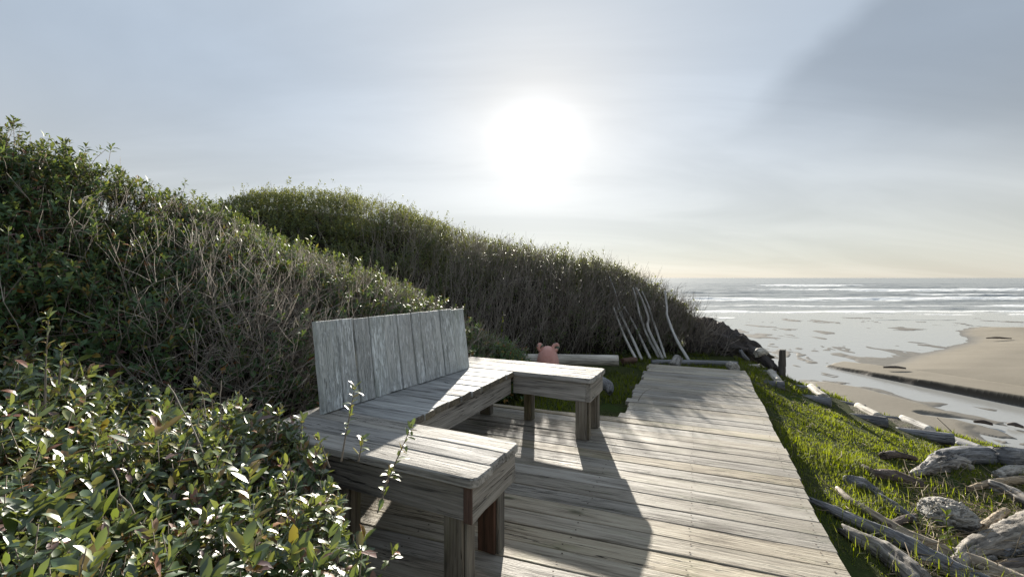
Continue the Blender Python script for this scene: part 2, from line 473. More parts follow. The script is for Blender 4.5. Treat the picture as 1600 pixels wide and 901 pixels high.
M['film'] = water_mat('shallow_water', 1.6, .35, (.30, .30, .285), .12, .03, stretch=(.6, 1, 1))
M['stream'] = water_mat('stream_water', 2.4, .45, (.09, .09, .085), .08, .05, stretch=(.5, 1.2, 1))

# ------------------------------------------------------------------ the ground
EDGE_X = np.array([-30, -3, 1.5, 3.0, 3.7, 4.05, 4.6, 5.1, 5.6, 6.1, 7.2, 9, 14, 20])
EDGE_Y = np.array([18, 17, 13.5, 10.5, 8.3, 7.45, 7.05, 6.65, 6.42, 6.32, 6.55, 6.6, 6.0, 5])
def redge(Y): return 1.414 + .4326*(Y - 1.818)          # right edge of the deck
def gz(X, Y, rough=True):
    X = np.asarray(X, float); Y = np.asarray(Y, float)
    d = (X - redge(Y))*.918
    z = -.14 - .33*(np.sqrt(np.maximum(d, 0)**2 + .05**2) - .05)
    z = z - .015*np.clip(d, 0, 1)
    e = Y - np.interp(X, EDGE_X, EDGE_Y)
    z = z - .8*np.maximum(e, 0)**1.05
    if rough:
        z = z + .07*(fbm(X*1.1, Y*1.1, 0, 4) - .5)*np.clip(d + .5, .25, 1) + .02*(fbm(X*6, Y*6, 3, 3) - .5)
    return np.maximum(z, -4.6)
def at_ground(x, y, lift=0.0):
    r = ray(x, y); t = .6
    while t < 40:
        p = r*t
        if CAMZ + p[2] <= gz(p[0], p[1], False) + lift: break
        t += .01
    return np.array([p[0], p[1], CAMZ + p[2]])
def grid_mesh(name, xs, ys, zf, mat, attrs=None):
    X, Y = np.meshgrid(xs, ys); Z = zf(X, Y)
    return grid_from(name, X, Y, Z, mat, attrs)
def grid_from(name, X, Y, Z, mat, attrs=None):
    n, m = X.shape
    V = np.stack([X, Y, Z], -1).reshape(-1, 3)
    i = np.arange(n*m).reshape(n, m)
    a, b, c, d = i[:-1, :-1].ravel(), i[:-1, 1:].ravel(), i[1:, 1:].ravel(), i[1:, :-1].ravel()
    T = np.concatenate([np.stack([a, b, c], 1), np.stack([a, c, d], 1)])
    return mesh_np(name, V, T, attrs, mat=mat)
g = link('ground', grid_mesh('ground', np.linspace(-16, 17, 260), np.linspace(-5, 19, 200), gz, M['ground']))
tag(g, kind='structure')

# ------------------------------------------------------------------ beach, shallow water, sea
BZ = -3.6
def pz(x, y, z=BZ): return at_z(x, y, z)[:2]
def poly_sd(X, Y, P):
    """signed distance to polygon (negative inside)"""
    P = np.asarray(P); d = np.full(X.shape, 1e9); inside = np.zeros(X.shape, bool)
    for k in range(len(P)):
        a, b = P[k-1], P[k]
        ab = b - a; t = np.clip(((X-a[0])*ab[0] + (Y-a[1])*ab[1])/(ab@ab), 0, 1)
        d = np.minimum(d, np.hypot(X-a[0]-ab[0]*t, Y-a[1]-ab[1]*t))
        cr = ((a[1] > Y) != (b[1] > Y)) & (X < (b[0]-a[0])*(Y-a[1])/((b[1]-a[1]) + 1e-12) + a[0])
        inside ^= cr
    return np.where(inside, -d, d)
def line_d(X, Y, P):
    d = np.full(X.shape, 1e9); 
    P = np.asarray(P)
    for a, b in zip(P[:-1], P[1:]):
        ab = b-a; t = np.clip(((X-a[0])*ab[0] + (Y-a[1])*ab[1])/(ab@ab), 0, 1)
        d = np.minimum(d, np.hypot(X-a[0]-ab[0]*t, Y-a[1]-ab[1]*t))
    return d
# depth-graded grid of the beach plain
ys = np.concatenate([np.linspace(6.5, 12.9, 60), np.linspace(13, 26, 240), np.linspace(26.1, 45, 170), np.linspace(45.3, 90, 100), np.linspace(92, 140, 12)])
us = np.concatenate([np.linspace(-3, .3, 30), np.linspace(.32, 1.35, 300), np.linspace(1.4, 4, 30)])
UU, BY = np.meshgrid(us, ys)
BX = UU*BY
dry_poly = [pz(*p) for p in ((1288, 571), (1335, 560), (1385, 547), (1440, 540), (1484, 528), (1466, 514), (1492, 508), (1600, 509))] + \
           [np.array([90., 43.]), np.array([90., 9.]), pz(1760, 668), pz(1680, 652), pz(1600, 635), pz(1520, 619), pz(1440, 603), pz(1370, 589), pz(1320, 579)]
bank_line = [pz(*p) for p in ((1288, 574), (1320, 579), (1370, 589), (1440, 603), (1520, 619), (1600, 635), (1760, 668))]
nB = fbm(BX*.33, BY*.33, 1.3, 4); nS = fbm(BX*.9, BY*.9, 4.4, 4)
sd = poly_sd(BX, BY, dry_poly) + (nB-.5)*1.6*np.clip((BY-16)/20, .12, 1) + (nS-.5)*.5*np.clip((BY-14)/12, .1, 1)
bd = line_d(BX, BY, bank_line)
plateau = np.clip(-sd/np.where(bd < 2.5, .40, 5.0), 0, 1); plateau = plateau*plateau*(3-2*plateau)
# near sand flat between the bluff and the stream
near_poly = [pz(*p) for p in ((1290, 592), (1350, 601), (1430, 621), (1500, 640), (1545, 655), (1600, 700), (1640, 760))] + [np.array([9., 5.]), np.array([3., 8.]), pz(1240, 590)]
sn = poly_sd(BX, BY, near_poly) + (nS-.5)*.8
near = np.clip(-sn/1.1, 0, 1); near = near*near*(3-2*near)
small = [pz(*p) for p in ((1448, 647), (1490, 652), (1540, 660), (1580, 672), (1620, 690))]
ss = np.clip(1.3 - line_d(BX, BY, small)/.28 - (nS-.5)*1.6, 0, 1)
# braided bed: sand bars between threads of water
wx = BX + 4*(fbm(BX*.12, BY*.12, 9, 3)-.5); wy = BY + 3*(fbm(BX*.2, BY*.2, 5, 3)-.5)
br = 1-np.abs(2*fbm(wx*.34 - BY*.05, wy*.20, 2.2, 4, .55)-1)
br2 = fbm(wx*.5, wy*.34, 7.7, 4, .6)
far_k = np.clip((BY-27)/9, 0, 1)             # further out the film of water covers nearly everything
pat = np.clip((br2-.545)*7, 0, 1)
thread = np.clip((br-.80)*7, 0, 1)
br3 = 1-np.abs(2*fbm(wx*.75+5, wy*.42, 8.2, 4, .55)-1)
thread = np.maximum(thread, np.clip((br3-.86)*9, 0, 1))
bed_far = -.085 + .075*pat
bed_mid = -.030 + .03*br2 - .07*thread
bed = bed_mid*(1-far_k) + bed_far*far_k + .030*(fbm(BX*1.3, BY*.8, 6.1, 4, .65)-.5)
stream_d = line_d(BX, BY, [p + np.array([-.1, -.55]) for p in bank_line[1:]])
bed = bed - .16*np.clip(1.2 - stream_d/1.1, 0, 1)
Z = BZ + bed
PH = np.interp(BX/BY, [.70, .80, .95, 1.2], [.05, .12, .24, .34])
Z = np.maximum(Z, BZ + PH*plateau - .10*(1-plateau) + .02*(nS-.5)*plateau)
Z = np.maximum(Z, BZ - .12 + .17*near) - .10*ss
Z = Z - np.clip((BY-50)/40, 0, 3)*.35
wetv = np.clip(1 - (Z-(BZ-.05))/.12, 0, 1)
wetv = np.where(plateau > .5, np.clip(.35 - (-sd)/9, 0, 1)*np.where(bd < 3, 0, 1), wetv)
wetv = np.maximum(wetv, np.clip((bd < .5)*(sd > -.12)*.9, 0, 1))
link_b = link('beach', grid_from('beach', BX, BY, Z, M['sand'], {'wet': wetv.ravel(), 'bank': ((bd < .75)*(plateau > .04)*(plateau < .93)*(BX/BY > .73)*1.).ravel()}))  # bank: mask for the shade painted on the stream bank face
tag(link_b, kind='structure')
fm_ = link('shallow_water', grid_mesh('shallow_water', np.linspace(-150, 220, 40), np.linspace(8, 66, 30), lambda X, Y: X*0 + BZ - .045, M['film']))
tag(fm_, kind='structure')

# the sea: swells and breakers in rows
sy = np.concatenate([np.geomspace(50, 420, 320), np.geomspace(430, 2500, 70), np.geomspace(2700, 40000, 30)])
su = np.concatenate([np.linspace(-6, .2, 40), np.linspace(.22, 1.4, 260), np.linspace(1.5, 6, 30)])
UU, SY = np.meshgrid(su, sy); SX = UU*SY
SZ = np.full(SX.shape, BZ - .10); foam = np.zeros(SX.shape)
rows = [(53.5, .06, 1.2, 1.0, .0), (57, .12, 1.6, .75, .1), (62.5, .22, 1.8, .9, .12), (69, .30, 2.0, .65, .2), (77, .5, 2.6, .95, .1), (88, .6, 3.2, .6, .3),
        (101, .75, 3.5, .95, .15), (118, .95, 4.2, .8, .3), (140, .9, 5, .5, .5), (168, 1.15, 6, .95, .25), (205, 1.1, 7, .5, .5), (255, 1.5, 9, .95, .35), (330, 1.2, 12, .3, .6)]
for q, (y0, amp, wd, fo, th) in enumerate(rows):
    wob = (fbm(SX/(y0*.22), np.full(SX.shape, q*3.7), 0, 3)-.5)*y0*.16
    ha = fbm(SX/(y0*.35), np.full(SX.shape, q*5.1+2), 0, 3)
    t = (SY - y0 - wob)/wd
    crest = np.where(t > 0, np.exp(-(t*.9)**2), np.exp(-(t*1.9)**2))
    A = .6*amp*np.clip(ha*1.9-.25, .15, 1.2)
    SZ += A*crest
    fmask = np.exp(-((t+.12)*2.2)**2) + .5*np.exp(-((t+1.0)*1.1)**2)*(t < 0)
    foam = np.maximum(foam, fo*.95*fmask*np.clip((ha-th-.10)*2.8, 0, 1))
chop = (fbm(SX*.16, SY*.5, 3, 4)-.5)
SZ += chop*np.clip(SY/160, .05, .8)*.8*(SY < 2600)
foam = np.maximum(foam, .42*np.clip(1-(SY-54)/30, 0, 1)*fbm(SX*.12, SY*.3, 8, 4)*1.3)
sea = link('sea', grid_from('sea', SX, SY, SZ, M['sea'], {'foam': foam.ravel()}))
tag(sea, kind='structure')

# ------------------------------------------------------------------ boards
def slab(name, outline, thick, mat, parent, origin, ax, up=(0, 0, 1), chamfer=.005, edge_jit=.0, label=None, warp=0., end_mat=None):
    """A board: outline (x along the grain, y across) in its own frame, top face at z=0, extruded down."""
    O = np.asarray(outline, float); n = len(O)
    if edge_jit: O = O + rng.normal(0, edge_jit, O.shape)
    nx = np.roll(O, -1, 0)-O; pv = O-np.roll(O, 1, 0)
    nn = nrm(np.stack([nx[:, 1], -nx[:, 0]], 1)) + nrm(np.stack([pv[:, 1], -pv[:, 0]], 1)); nn = nrm(nn)   # outward for CCW
    ins = O - nn*chamfer
    wz = (lambda P: warp*np.sin(P[:, 0]*2.3 + warp*999))
    def ring(P, z): return np.column_stack([P, z + wz(P)])
    V = np.concatenate([ring(ins, 0*O[:, 0]), ring(O, -chamfer + 0*O[:, 0]), ring(O, -thick + chamfer + 0*O[:, 0]), ring(ins, -thick + 0*O[:, 0])])
    bm = bmesh.new()
    vs = [bm.verts.new(v) for v in V]
    bm.faces.new(vs[:n]); bm.faces.new(vs[3*n:][::-1])
    for r in range(3):
        for k in range(n):
            a, b = r*n+k, r*n+(k+1) % n
            bm.faces.new((vs[a], vs[a+n], vs[b+n], vs[b]))
    me = bpy.data.meshes.new(name); bm.to_mesh(me); bm.free()
    at = me.attributes.new('grain', 'FLOAT_VECTOR', 'POINT'); at.data.foreach_set('vector', V.astype(np.float32).ravel())
    me.materials.append(mat)
    if end_mat:
        me.materials.append(end_mat)
        for p in me.polygons:
            if abs(p.normal.x) > .8: p.material_index = 1
    o = bpy.data.objects.new(name, me); C.objects.link(o)
    x = Vector(ax).normalized(); z = Vector(up).normalized(); y = z.cross(x).normalized(); z = x.cross(y)
    mat4 = Matrix((x, y, z)).transposed().to_4x4(); mat4.translation = Vector(origin)
    o.parent = parent
    o.matrix_basis = mat4
    if parent: o.matrix_parent_inverse = Matrix.Translation(parent.location).inverted()
    if label: o['label'] = label
    return o
def rect(x0, x1, y0, y1, seg=1, round_=(), r=.035):
    """CCW rectangle, long sides split into seg; round_ lists rounded corners among 'sw','se','ne','nw'."""
    P = []
    def corner(cx, cy, sx, sy, a0, key):
        if key in round_:
            for k in range(6):
                a = a0 + k/5*math.pi/2
                P.append((cx - sx*r + r*math.cos(a), cy - sy*r + r*math.sin(a)))
        else: P.append((cx, cy))
    corner(x0, y0, -1, -1, math.pi, 'sw')
    for k in range(1, seg): P.append((x0+(x1-x0)*k/seg, y0))
    corner(x1, y0, 1, -1, -math.pi/2, 'se')
    corner(x1, y1, 1, 1, 0, 'ne')
    for k in range(1, seg): P.append((x1-(x1-x0)*k/seg, y1))
    corner(x0, y1, -1, 1, math.pi/2, 'nw')
    return P

# ------------------------------------------------------------------ deck and boardwalk
deck = empty('deck', (0.5, 2.4, 0))
tag(deck, 'grey weathered plank deck under the bench', kind='structure')
walk = empty('boardwalk', (2.0, 5.0, 0))
tag(walk, 'narrow plank boardwalk leading from the deck to the steps', kind='structure')
Wd = np.array([.397, .918]); 
pitch = .1312
n_pl = 49
s_end = 5.82                                   # Y of the far end at the right edge
rr = np.array([redge(s_end), s_end])
k_deck = 20
for k in range(n_pl):
    s0 = rr - Wd*pitch*k
    ang = R(-23.2 if k < k_deck else -22.6 + min((k-k_deck)*.22, 3.2))
    ax = np.array([math.cos(ang), math.sin(ang)])
    nrmv = np.array([-ax[1], ax[0]])
    w = pitch - (rng.choice([.003, .0045, .006, .007]) if k < k_deck else rng.choice([.0015, .002, .003, .003, .004, .0065]))
    is_walk = k < k_deck
    ln = (1.235 + rng.normal(0, .018)) if is_walk else 2.95 + rng.normal(0, .02)
    rj = rng.normal(0, .003) + .008*math.sin(k*.6)
    z = rng.normal(0, .0014)
    seg = 6 if is_walk else 10
    if k == k_deck:                            # first board of the deck: wavy live edge behind the bench
        P = [(-ln, -w/2)]
        P += [(-ln + ln*q/8, -w/2) for q in range(1, 8)] + [(rj, -w/2), (rj, w/2), (-1.0, w/2), (-1.24, w/2)]
        P += [(-1.45, w/2-.012), (-1.66, w/2-.028), (-1.8, w/2-.045), (-1.95, w/2-.05), (-2.15, w/2-.052), (-2.5, w/2-.056), (-ln, w/2-.058)]
    else:
        P = rect(-ln, rj, -w/2, w/2, seg)
    o = slab('plank', P, .038, M['walk'] if is_walk else M['deck'], walk if is_walk else deck,
             (*(s0 - nrmv*pitch/2), z), (*ax, rng.normal(0, .0012)), chamfer=.0028, edge_jit=.0009, warp=rng.uniform(.0, .002))
# framing below the planks
def beam(name, a, b, w, h, mat, parent, label=None, up=(0, 0, 1), chamfer=.006, jit=0.):
    a, b = np.asarray(a, float), np.asarray(b, float); L = np.linalg.norm(b-a)
    return slab(name, rect(0, L, -w/2, w/2, 2), h, mat, parent, a, b-a, up=up, chamfer=chamfer, edge_jit=jit, label=label)
def along(off, s0, s1, z):
    p = lambda s: np.array([redge(s) + off*.918, s - off*.397, z])
    return p(s0), p(s1)
for off, par, a, b in ((-.06, walk, 3.25, 5.76), (-1.16, walk, 3.7, 6.15), (-.06, deck, .3, 3.22), (-.95, deck, .3, 3.2), (-1.85, deck, .4, 3.2), (-2.8, deck, .6, 3.9)):
    A, B = along(off, a, b, -.043)
    beam('joist', A, B, .05, .16, M['joist'], par)

# ------------------------------------------------------------------ the bench
SEAT = .484
IU = np.array([.906, -.423]); IV = np.array([.423, .906]); I1 = np.array([-.569, 2.288])
def uv(u, v, z=0.): return np.array([*(I1 + IU*u + IV*v), z])
bench = empty('bench', uv(-.1, .7, 0))
tag(bench, 'U-shaped weathered wooden bench with a plank backrest on the deck', 'bench')
TH = .04
U3 = (*IU, 0); V3 = (*IV, 0)
# near wing: three boards along u
vb = [-.412, -.272, -.128, .018]
for k in range(3):
    rd = ('se',) if k == 0 else ('ne',) if k == 2 else ()
    w = vb[k+1]-vb[k]-.006
    slab('seat_board', rect(-.64+rng.normal(0, .004), .660+rng.normal(0, .004), -w/2, w/2, 8, rd), TH, M['seat'], bench, uv(0, (vb[k]+vb[k+1])/2, SEAT+rng.normal(0, .001)), U3, chamfer=.006, edge_jit=.0012)
# far wing
vb = [1.375, 1.525, 1.672, 1.822]
for k in range(3):
    rd = ('se',) if k == 0 else ('ne',) if k == 2 else ()
    w = vb[k+1]-vb[k]-.007
    slab('seat_board', rect(-.66+rng.normal(0, .004), .652+rng.normal(0, .005), -w/2, w/2, 8, rd), TH, M['seat'], bench, uv(0, (vb[k]+vb[k+1])/2, SEAT+rng.normal(0, .001)), U3, chamfer=.006, edge_jit=.0014)
# long seat: short boards across
cuts = [.022, .165, .275, .425, .565, .70, .835, .97, 1.105, 1.24, 1.371]
for a, b in zip(cuts[:-1], cuts[1:]):
    w = b-a-.007
    slab('seat_board', rect(-.56, .002+rng.normal(0, .004), -w/2, w/2, 6), TH, M['seat_worn'], bench, uv(0, (a+b)/2, SEAT-.002+rng.normal(0, .0018)), U3, chamfer=.006, edge_jit=.003, end_mat=M['leg'])
# backrest: boards leaning back, on two rails behind
bA, bB = np.array([-1.056, 2.416]), np.array([-.353, 3.667])
bd_ = (bB-bA)/np.linalg.norm(bB-bA); bl = np.linalg.norm(bB-bA)
bn = np.array([bd_[1], -bd_[0]])               # towards the sitter
lean = np.array([*(-bn*.072), .517]); leanN = np.cross(lean, np.array([*bd_, 0])); leanN = -leanN if leanN[:2]@bn < 0 else leanN
leanN = leanN/np.linalg.norm(leanN)
sk = [0, .1, .186, .273, .36, .448, .545, .6095, .70, .775, .885, 1.0]
gapw = {.186: .009, .273: .014, .6095: .011, .775: .010}
for a, b in zip(sk[:-1], sk[1:]):
    w = (b-a)*bl - gapw.get(b, .005)
    p = bA + bd_*bl*(a+b)/2
    hgt = .522 - .012*(a+b)/2 + rng.normal(0, .003)
    dz = rng.normal(0, .004)
    slab('backrest_board', rect(0, hgt, -w/2, w/2, 6), .038, M['back'], bench, np.array([*p, SEAT+.003]) + leanN*dz, lean/np.linalg.norm(lean), up=leanN, chamfer=.004, edge_jit=.001)
for hz in (.12, .40):
    a = np.array([*(bA+bd_*.05), SEAT]) + lean*hz/.522 - leanN*.041; b = np.array([*(bA+bd_*(bl-.05)), SEAT]) + lean*hz/.522 - leanN*.041
    slab('backrest_rail', rect(0, np.linalg.norm(b-a), -.045, .045, 1), .038, M['apron'], bench, a, b-a, up=leanN, chamfer=.004)
for s in (.2, bl-.2):
    a = np.array([*(bA+bd_*s), .0]) - leanN*np.array([1, 1, 0])*.112
    top = np.array([*(bA+bd_*s), SEAT]) + lean*.92 - leanN*.08
    slab('backrest_post', rect(0, np.linalg.norm(top-a), -.045, .045, 1), .04, M['leg'], bench, a, top-a, up=leanN, chamfer=.004)
# aprons: upright boards below the seat
AH = .142
def apron(u0, v0, u1, v1, mat='apron', label=None, zt=SEAT-TH-.002, name='apron_board', h=AH):
    a, b = uv(u0, v0, zt), uv(u1, v1, zt); L = np.linalg.norm(b-a)
    side = np.cross((b-a)/L, (0, 0, 1.)); 
    return slab(name, rect(0, L, -h, 0, 4), .038, M[mat], bench, a, b-a, up=side, chamfer=.003, edge_jit=.0015, label=label)
apron(-.60, -.385, .600, -.385)                 # near wing, near side (face towards -v)
apron(.640, -.385, .640, .010)                  # near wing end
apron(.640+.0, .012, .05, .012+.0)              # near wing inner side (hidden mostly)
apron(-.022, .06, -.022, 1.372)                 # long seat front
apron(-.016, 1.402, .594, 1.402)                # far wing near side
apron(.634, 1.402, .634, 1.80)                  # far wing end
apron(.59, 1.802, -.64, 1.802)                  # far wing far side
strip = slab('end_strip', rect(0, AH, -.019, .019), .006, M['leg_red'], bench, uv(.621, -.391, SEAT-TH-.004-AH), (0, 0, 1), up=(-IV[0], -IV[1], 0), chamfer=.001, label='red stained end grain at the near corner')
def leg(u, v, mat='leg', w=.088, d=.088, label=None):
    h = SEAT-TH-.004
    o = slab('leg', rect(0, h, -w/2, w/2, 2), d, M[mat], bench, uv(u, v-d/2, .003), (0, 0, 1), up=(-IV[0], -IV[1], 0), chamfer=.004, label=label)
    s = slab('cleat', rect(0, h-.06, -d*.34, d*.34, 2), .014, M['leg'], o, uv(u+w/2+.0155, v, .003), (0, 0, 1), up=(IU[0], IU[1], 0), chamfer=.003)
    s.matrix_parent_inverse = o.matrix_basis.inverted()
    return o
leg(.545, -.335); leg(.545, -.06, 'leg_red', label='red brown leg at the end of the near wing')
leg(.555, 1.455); leg(.555, 1.745); leg(0.0, 1.70, w=.06); leg(-.42, 1.68)
leg(-.08, -.32); leg(-.52, -.30); leg(-.48, .45); leg(-.48, 1.05)

# ------------------------------------------------------------------ logs and driftwood
def log_mesh(name, P, rad, mat, seed=0, rings=26, sides=16, rough=.16, ridge=.07, flat=1.0, ends=.75, knob=0., cuts=False):
    rs = np.random.default_rng(seed)
    P = np.asarray(P, float); Q = resample(P, rings)
    d = np.r_[0, np.cumsum(np.linalg.norm(np.diff(Q, axis=0), axis=1))]
    rad = np.asarray(rad, float); rr_ = np.interp(np.linspace(0, 1, rings), np.linspace(0, 1, len(rad)), rad)
    D = nrm(np.gradient(Q, axis=0)); X = nrm(np.cross(D, np.array([0.02, 0.05, 1.0]))); Y = np.cross(X, D)
    th = np.linspace(0, 2*math.pi, sides, endpoint=False)
    S, TH_ = np.meshgrid(d, th, indexing='ij')
    so = seed*13.7
    rn = float(rad.mean())
    k = 1 + rough*2*(fbm(np.cos(TH_)*1.2+so, np.sin(TH_)*1.2, S/rn*.22, 4)-.5) + ridge*2*(fbm(np.cos(TH_)*4+so, np.sin(TH_)*4, S/rn*.10+5, 3)-.5)
    k = k + knob*2*(fbm(np.cos(TH_)*3.5+so+8, np.sin(TH_)*3.5, S/rn*1.1, 4, .6)-.5)
    fu = np.abs(fbm(np.cos(TH_)*3.1+so, np.sin(TH_)*3.1, S/rn*.13+11, 3)-.5)
    k = k - ridge*2.2*np.clip(1-fu/.05, 0, 1)
    rr2 = rr_[:, None]*k
    V = Q[:, None] + X[:, None]*(rr2*np.cos(TH_))[..., None] + Y[:, None]*(rr2*np.sin(TH_)*flat)[..., None]
    if not cuts:
        sl = (fbm(np.cos(th)*1.5+so+3, np.sin(th)*1.5, 0, 2)-.5)*rn*1.6
        V[0] -= D[0]*sl[:, None]; V[-1] += D[-1]*np.roll(sl, 3)[:, None]
    G = np.stack([S, rr_[:, None]*np.cos(TH_), rr_[:, None]*np.sin(TH_)], -1)
    # end discs: an inner ring and a centre
    def cap(i, sgn):
        c = V[i].mean(0) + D[i]*sgn*rn*(.02 if cuts else rs.uniform(-.25, .2))
        inner = c + (V[i]-c)*ends + D[i]*sgn*rn*(.012 if cuts else .05)
        return np.concatenate([inner, c[None]]), np.concatenate([G[i]*ends + np.array([sgn*.01, 0, 0]), G[i].mean(0)[None]])
    c0, g0 = cap(0, -1); c1, g1 = cap(rings-1, 1)
    VV = np.concatenate([V.reshape(-1, 3), c0, c1]); GG = np.concatenate([G.reshape(-1, 3), g0, g1])
    idx = np.arange(rings*sides).reshape(rings, sides)
    a = idx[:-1]; b = idx[1:]; a2 = np.roll(a, -1, 1); b2 = np.roll(b, -1, 1)
    T = [np.stack([a, b, a2], -1).reshape(-1, 3), np.stack([a2, b, b2], -1).reshape(-1, 3)]
    n0 = rings*sides
    for base, row, fl in ((n0, idx[0], False), (n0+sides+1, idx[-1], True)):
        r_ = base+np.arange(sides); r2 = np.roll(r_, -1); o2 = np.roll(row, -1); ce = np.full(sides, base+sides)
        t = [np.stack([row, o2, r_], -1), np.stack([o2, r2, r_], -1), np.stack([r_, r2, ce], -1)]
        T += [x[:, ::-1] if fl else x for x in t]
    org = Q.mean(0).copy(); org[2] = VV[:, 2].min()
    me = mesh_np(name, VV-org, np.concatenate(T), grain=GG, smooth=True, mat=mat)
    return me, org
def logobj(name, P, rad, mat, label=None, cat=None, group=None, parent=None, **kw):
    me, org = log_mesh(name, P, rad, M[mat], **kw)
    o = link(name, me, None, org)
    if parent is not None:
        o.parent = parent; o.matrix_parent_inverse = Matrix.Translation(parent.location).inverted()
    return tag(o, label, cat, group)

# poles leaning on the hillside
pole_pts = [
 ([(958, 478), (966, 500), (978, 530), (995, 563)], 2.6, 'short grey pole at the left end of the row, leaning on the hillside'),
 ([(965, 480), (970, 492), (984, 520), (1003, 562)], 2.8, 'second pole from the left, bent near its tip'),
 ([(952, 432), (961, 455), (972, 490), (1000, 555)], 1.5, 'thin dark stick rising above the left poles'),
 ([(975, 479), (990, 505), (1016, 560)], 2.5, 'straight grey pole in the middle left of the row'),
 ([(989, 449), (995, 470), (1000, 492), (1012, 525), (1030, 559)], 2.6, 'tall curved pole, left one of the three tallest close together'),
 ([(994, 449), (1004, 470), (1013, 496), (1013, 513), (1036, 561)], 2.9, 'tall crooked pole with a knobbly kink halfway down'),
 ([(1003, 455), (1012, 475), (1019, 496), (1040, 559)], 2.5, 'tall pole, right one of the three tallest close together'),
 ([(1017, 436), (1020, 460), (1024, 495), (1038, 548)], 1.6, 'thin twig-like stick standing just left of the separate pole'),
 ([(1039, 454), (1042, 480), (1043, 495), (1057, 530), (1077, 564)], 2.9, 'separate crooked pole at the right end of the row'),
]
for q, (pts, rpx, lab) in enumerate(pole_pts):
    n = len(pts); P = []
    Yb = 1.36*F/(pts[-1][1]-HY)+.05; Yt = Yb + 1.05
    for i, (x, y) in enumerate(pts):
        f = (pts[-1][1]-y)/(pts[-1][1]-pts[0][1])
        P.append(at_y(x, y, Yb + (Yt-Yb)*f*.8))
    r0 = rpx/F*Yb*.82
    logobj('driftwood_pole', P, [r0*.62, r0*.9, r0], 'pole', lab, 'pole', 'driftwood poles leaning on the hillside', seed=q+1, rings=34, sides=8, rough=.22, ridge=.05, knob=.14)

# objects behind the bench
zg = -.14
p0, p1 = at_z(845, 570, zg+.08), at_z(962, 571, zg+.08)
logobj('driftwood_log', [at_y(800, 561, 6.35), at_y(880, 562, 6.3), at_y(966, 563, 6.2)], [.085, .083, .08], 'drift_white', 'pale bleached log lying behind the far wing of the bench', 'log', seed=21, rough=.05, ridge=.02, cuts=True)
logobj('wood_block', [at_y(973, 565, 6.85), at_y(984, 564, 6.9), at_y(993, 564, 6.95)], [.06, .07, .06], 'leg_red', 'small reddish brown chunk of wood beside the foot of the poles', 'wood', seed=22, rings=10, sides=10, rough=.25)
logobj('wood_stump', [at_y(1053, 572, 6.55), at_y(1056, 566, 6.6), at_y(1059, 559, 6.65)], [.09, .085, .07], 'drift', 'short grey stump beside the far left corner of the boardwalk', 'stump', seed=23, rings=10, sides=10, rough=.2)
logobj('driftwood_piece', [at_y(938, 592, 5.1), at_y(950, 604, 5.0), at_y(953, 614, 4.95)], [.05, .075, .04], 'drift_blue', 'pointed grey driftwood piece in the grass beyond the far wing tip', 'driftwood', seed=24, rings=12, sides=10, rough=.2)
for q, (x, y, r0, lab) in enumerate(((1000, 607, .12, 'flat grey stone in the grass beside the boardwalk'), (985, 571, .055, 'small pale stone in the grass in front of the poles'))):
    P = at_z(x, y, zg)
    bm = bmesh.new(); bmesh.ops.create_icosphere(bm, subdivisions=3, radius=1)
    for v in bm.verts:
        k = 1+.4*(float(fbm(v.co.x*1.3+q*9, v.co.y*1.3, v.co.z*1.3))-.5)
        v.co = Vector((v.co.x*r0*1.2*k, v.co.y*r0*k, v.co.z*r0*.35*k))
    me = bpy.data.meshes.new('stone'); bm.to_mesh(me); bm.free(); me.materials.append(M['gravel'])
    tag(link('stone', me, None, P), lab, 'stone')

# pink float with two lugs
def float_mat():
    t = NT('faded_pink_plastic'); g = t.n('ShaderNodeTexCoord').outputs['Object']
    n = t.noise(g, 7, 5, .6); n2 = t.noise(g, 30, 4, .7)
    col = t.ramp(n, [(.35, (.52, .24, .20)), (.6, (.62, .34, .29)), (.75, (.64, .46, .41))])
    col = t.mix(t.mr(n2, .62, .7), col, (.20, .12, .10))
    sp = t.n('ShaderNodeSeparateXYZ'); t.l(g, sp.inputs[0])
    alg = t.math('MULTIPLY', t.mr(sp.outputs[2], .13, .03), t.mr(n2, .5, .58))
    col = t.mix(alg, col, (.05, .13, .10))
    return t.set(col, .5, .4, t.bump(n2, .25, .01))
M['float'] = float_mat()
fc = at_y(856, 557, 5.6); fz = float(gz(fc[0], fc[1]))
buoy = empty('float_buoy', (fc[0], fc[1], fz))
tag(buoy, 'faded pink fishing float with two ear-like lugs behind the bench', 'buoy')
Rb = .155
prof = [(0, -.02), (.06, -.015), (.11, .01), (.145, .07), (.155, .14), (.15, .20), (.128, .25), (.09, .288), (.045, .308), (0, .313)]
top_z = at_y(853, 540, 5.6)[2]-fz
prof = [(r*.95, z*top_z/.313) for r, z in prof]
Vb, Tb = [], []
ns = 32
for r, z in prof:
    for q in range(ns): Vb.append((r*math.cos(2*math.pi*q/ns), r*math.sin(2*math.pi*q/ns), z))
for i in range(len(prof)-1):
    for q in range(ns):
        a, b = i*ns+q, i*ns+(q+1) % ns
        Tb += [(a, b, a+ns), (b, b+ns, a+ns)]
link('float_body', mesh_np('float_body', np.array(Vb), np.array(Tb), mat=M['float']), buoy)
for sx in (-1, 1):
    th = np.linspace(0, 2*math.pi, 20); P = np.stack([sx*.0 + .027*np.cos(th), 0*th, .031*np.sin(th)], 1)
    V, T = tubes(P[None], np.full((1, 20), .0225), 10)
    o = link('lug', mesh_np('lug', V, T, mat=M['float']), buoy, (sx*.098, 0, top_z-.022))
    o.rotation_euler = (0, sx*R(28), R(15 if sx > 0 else 40)); o.scale = (1.1, .95, 1.25)

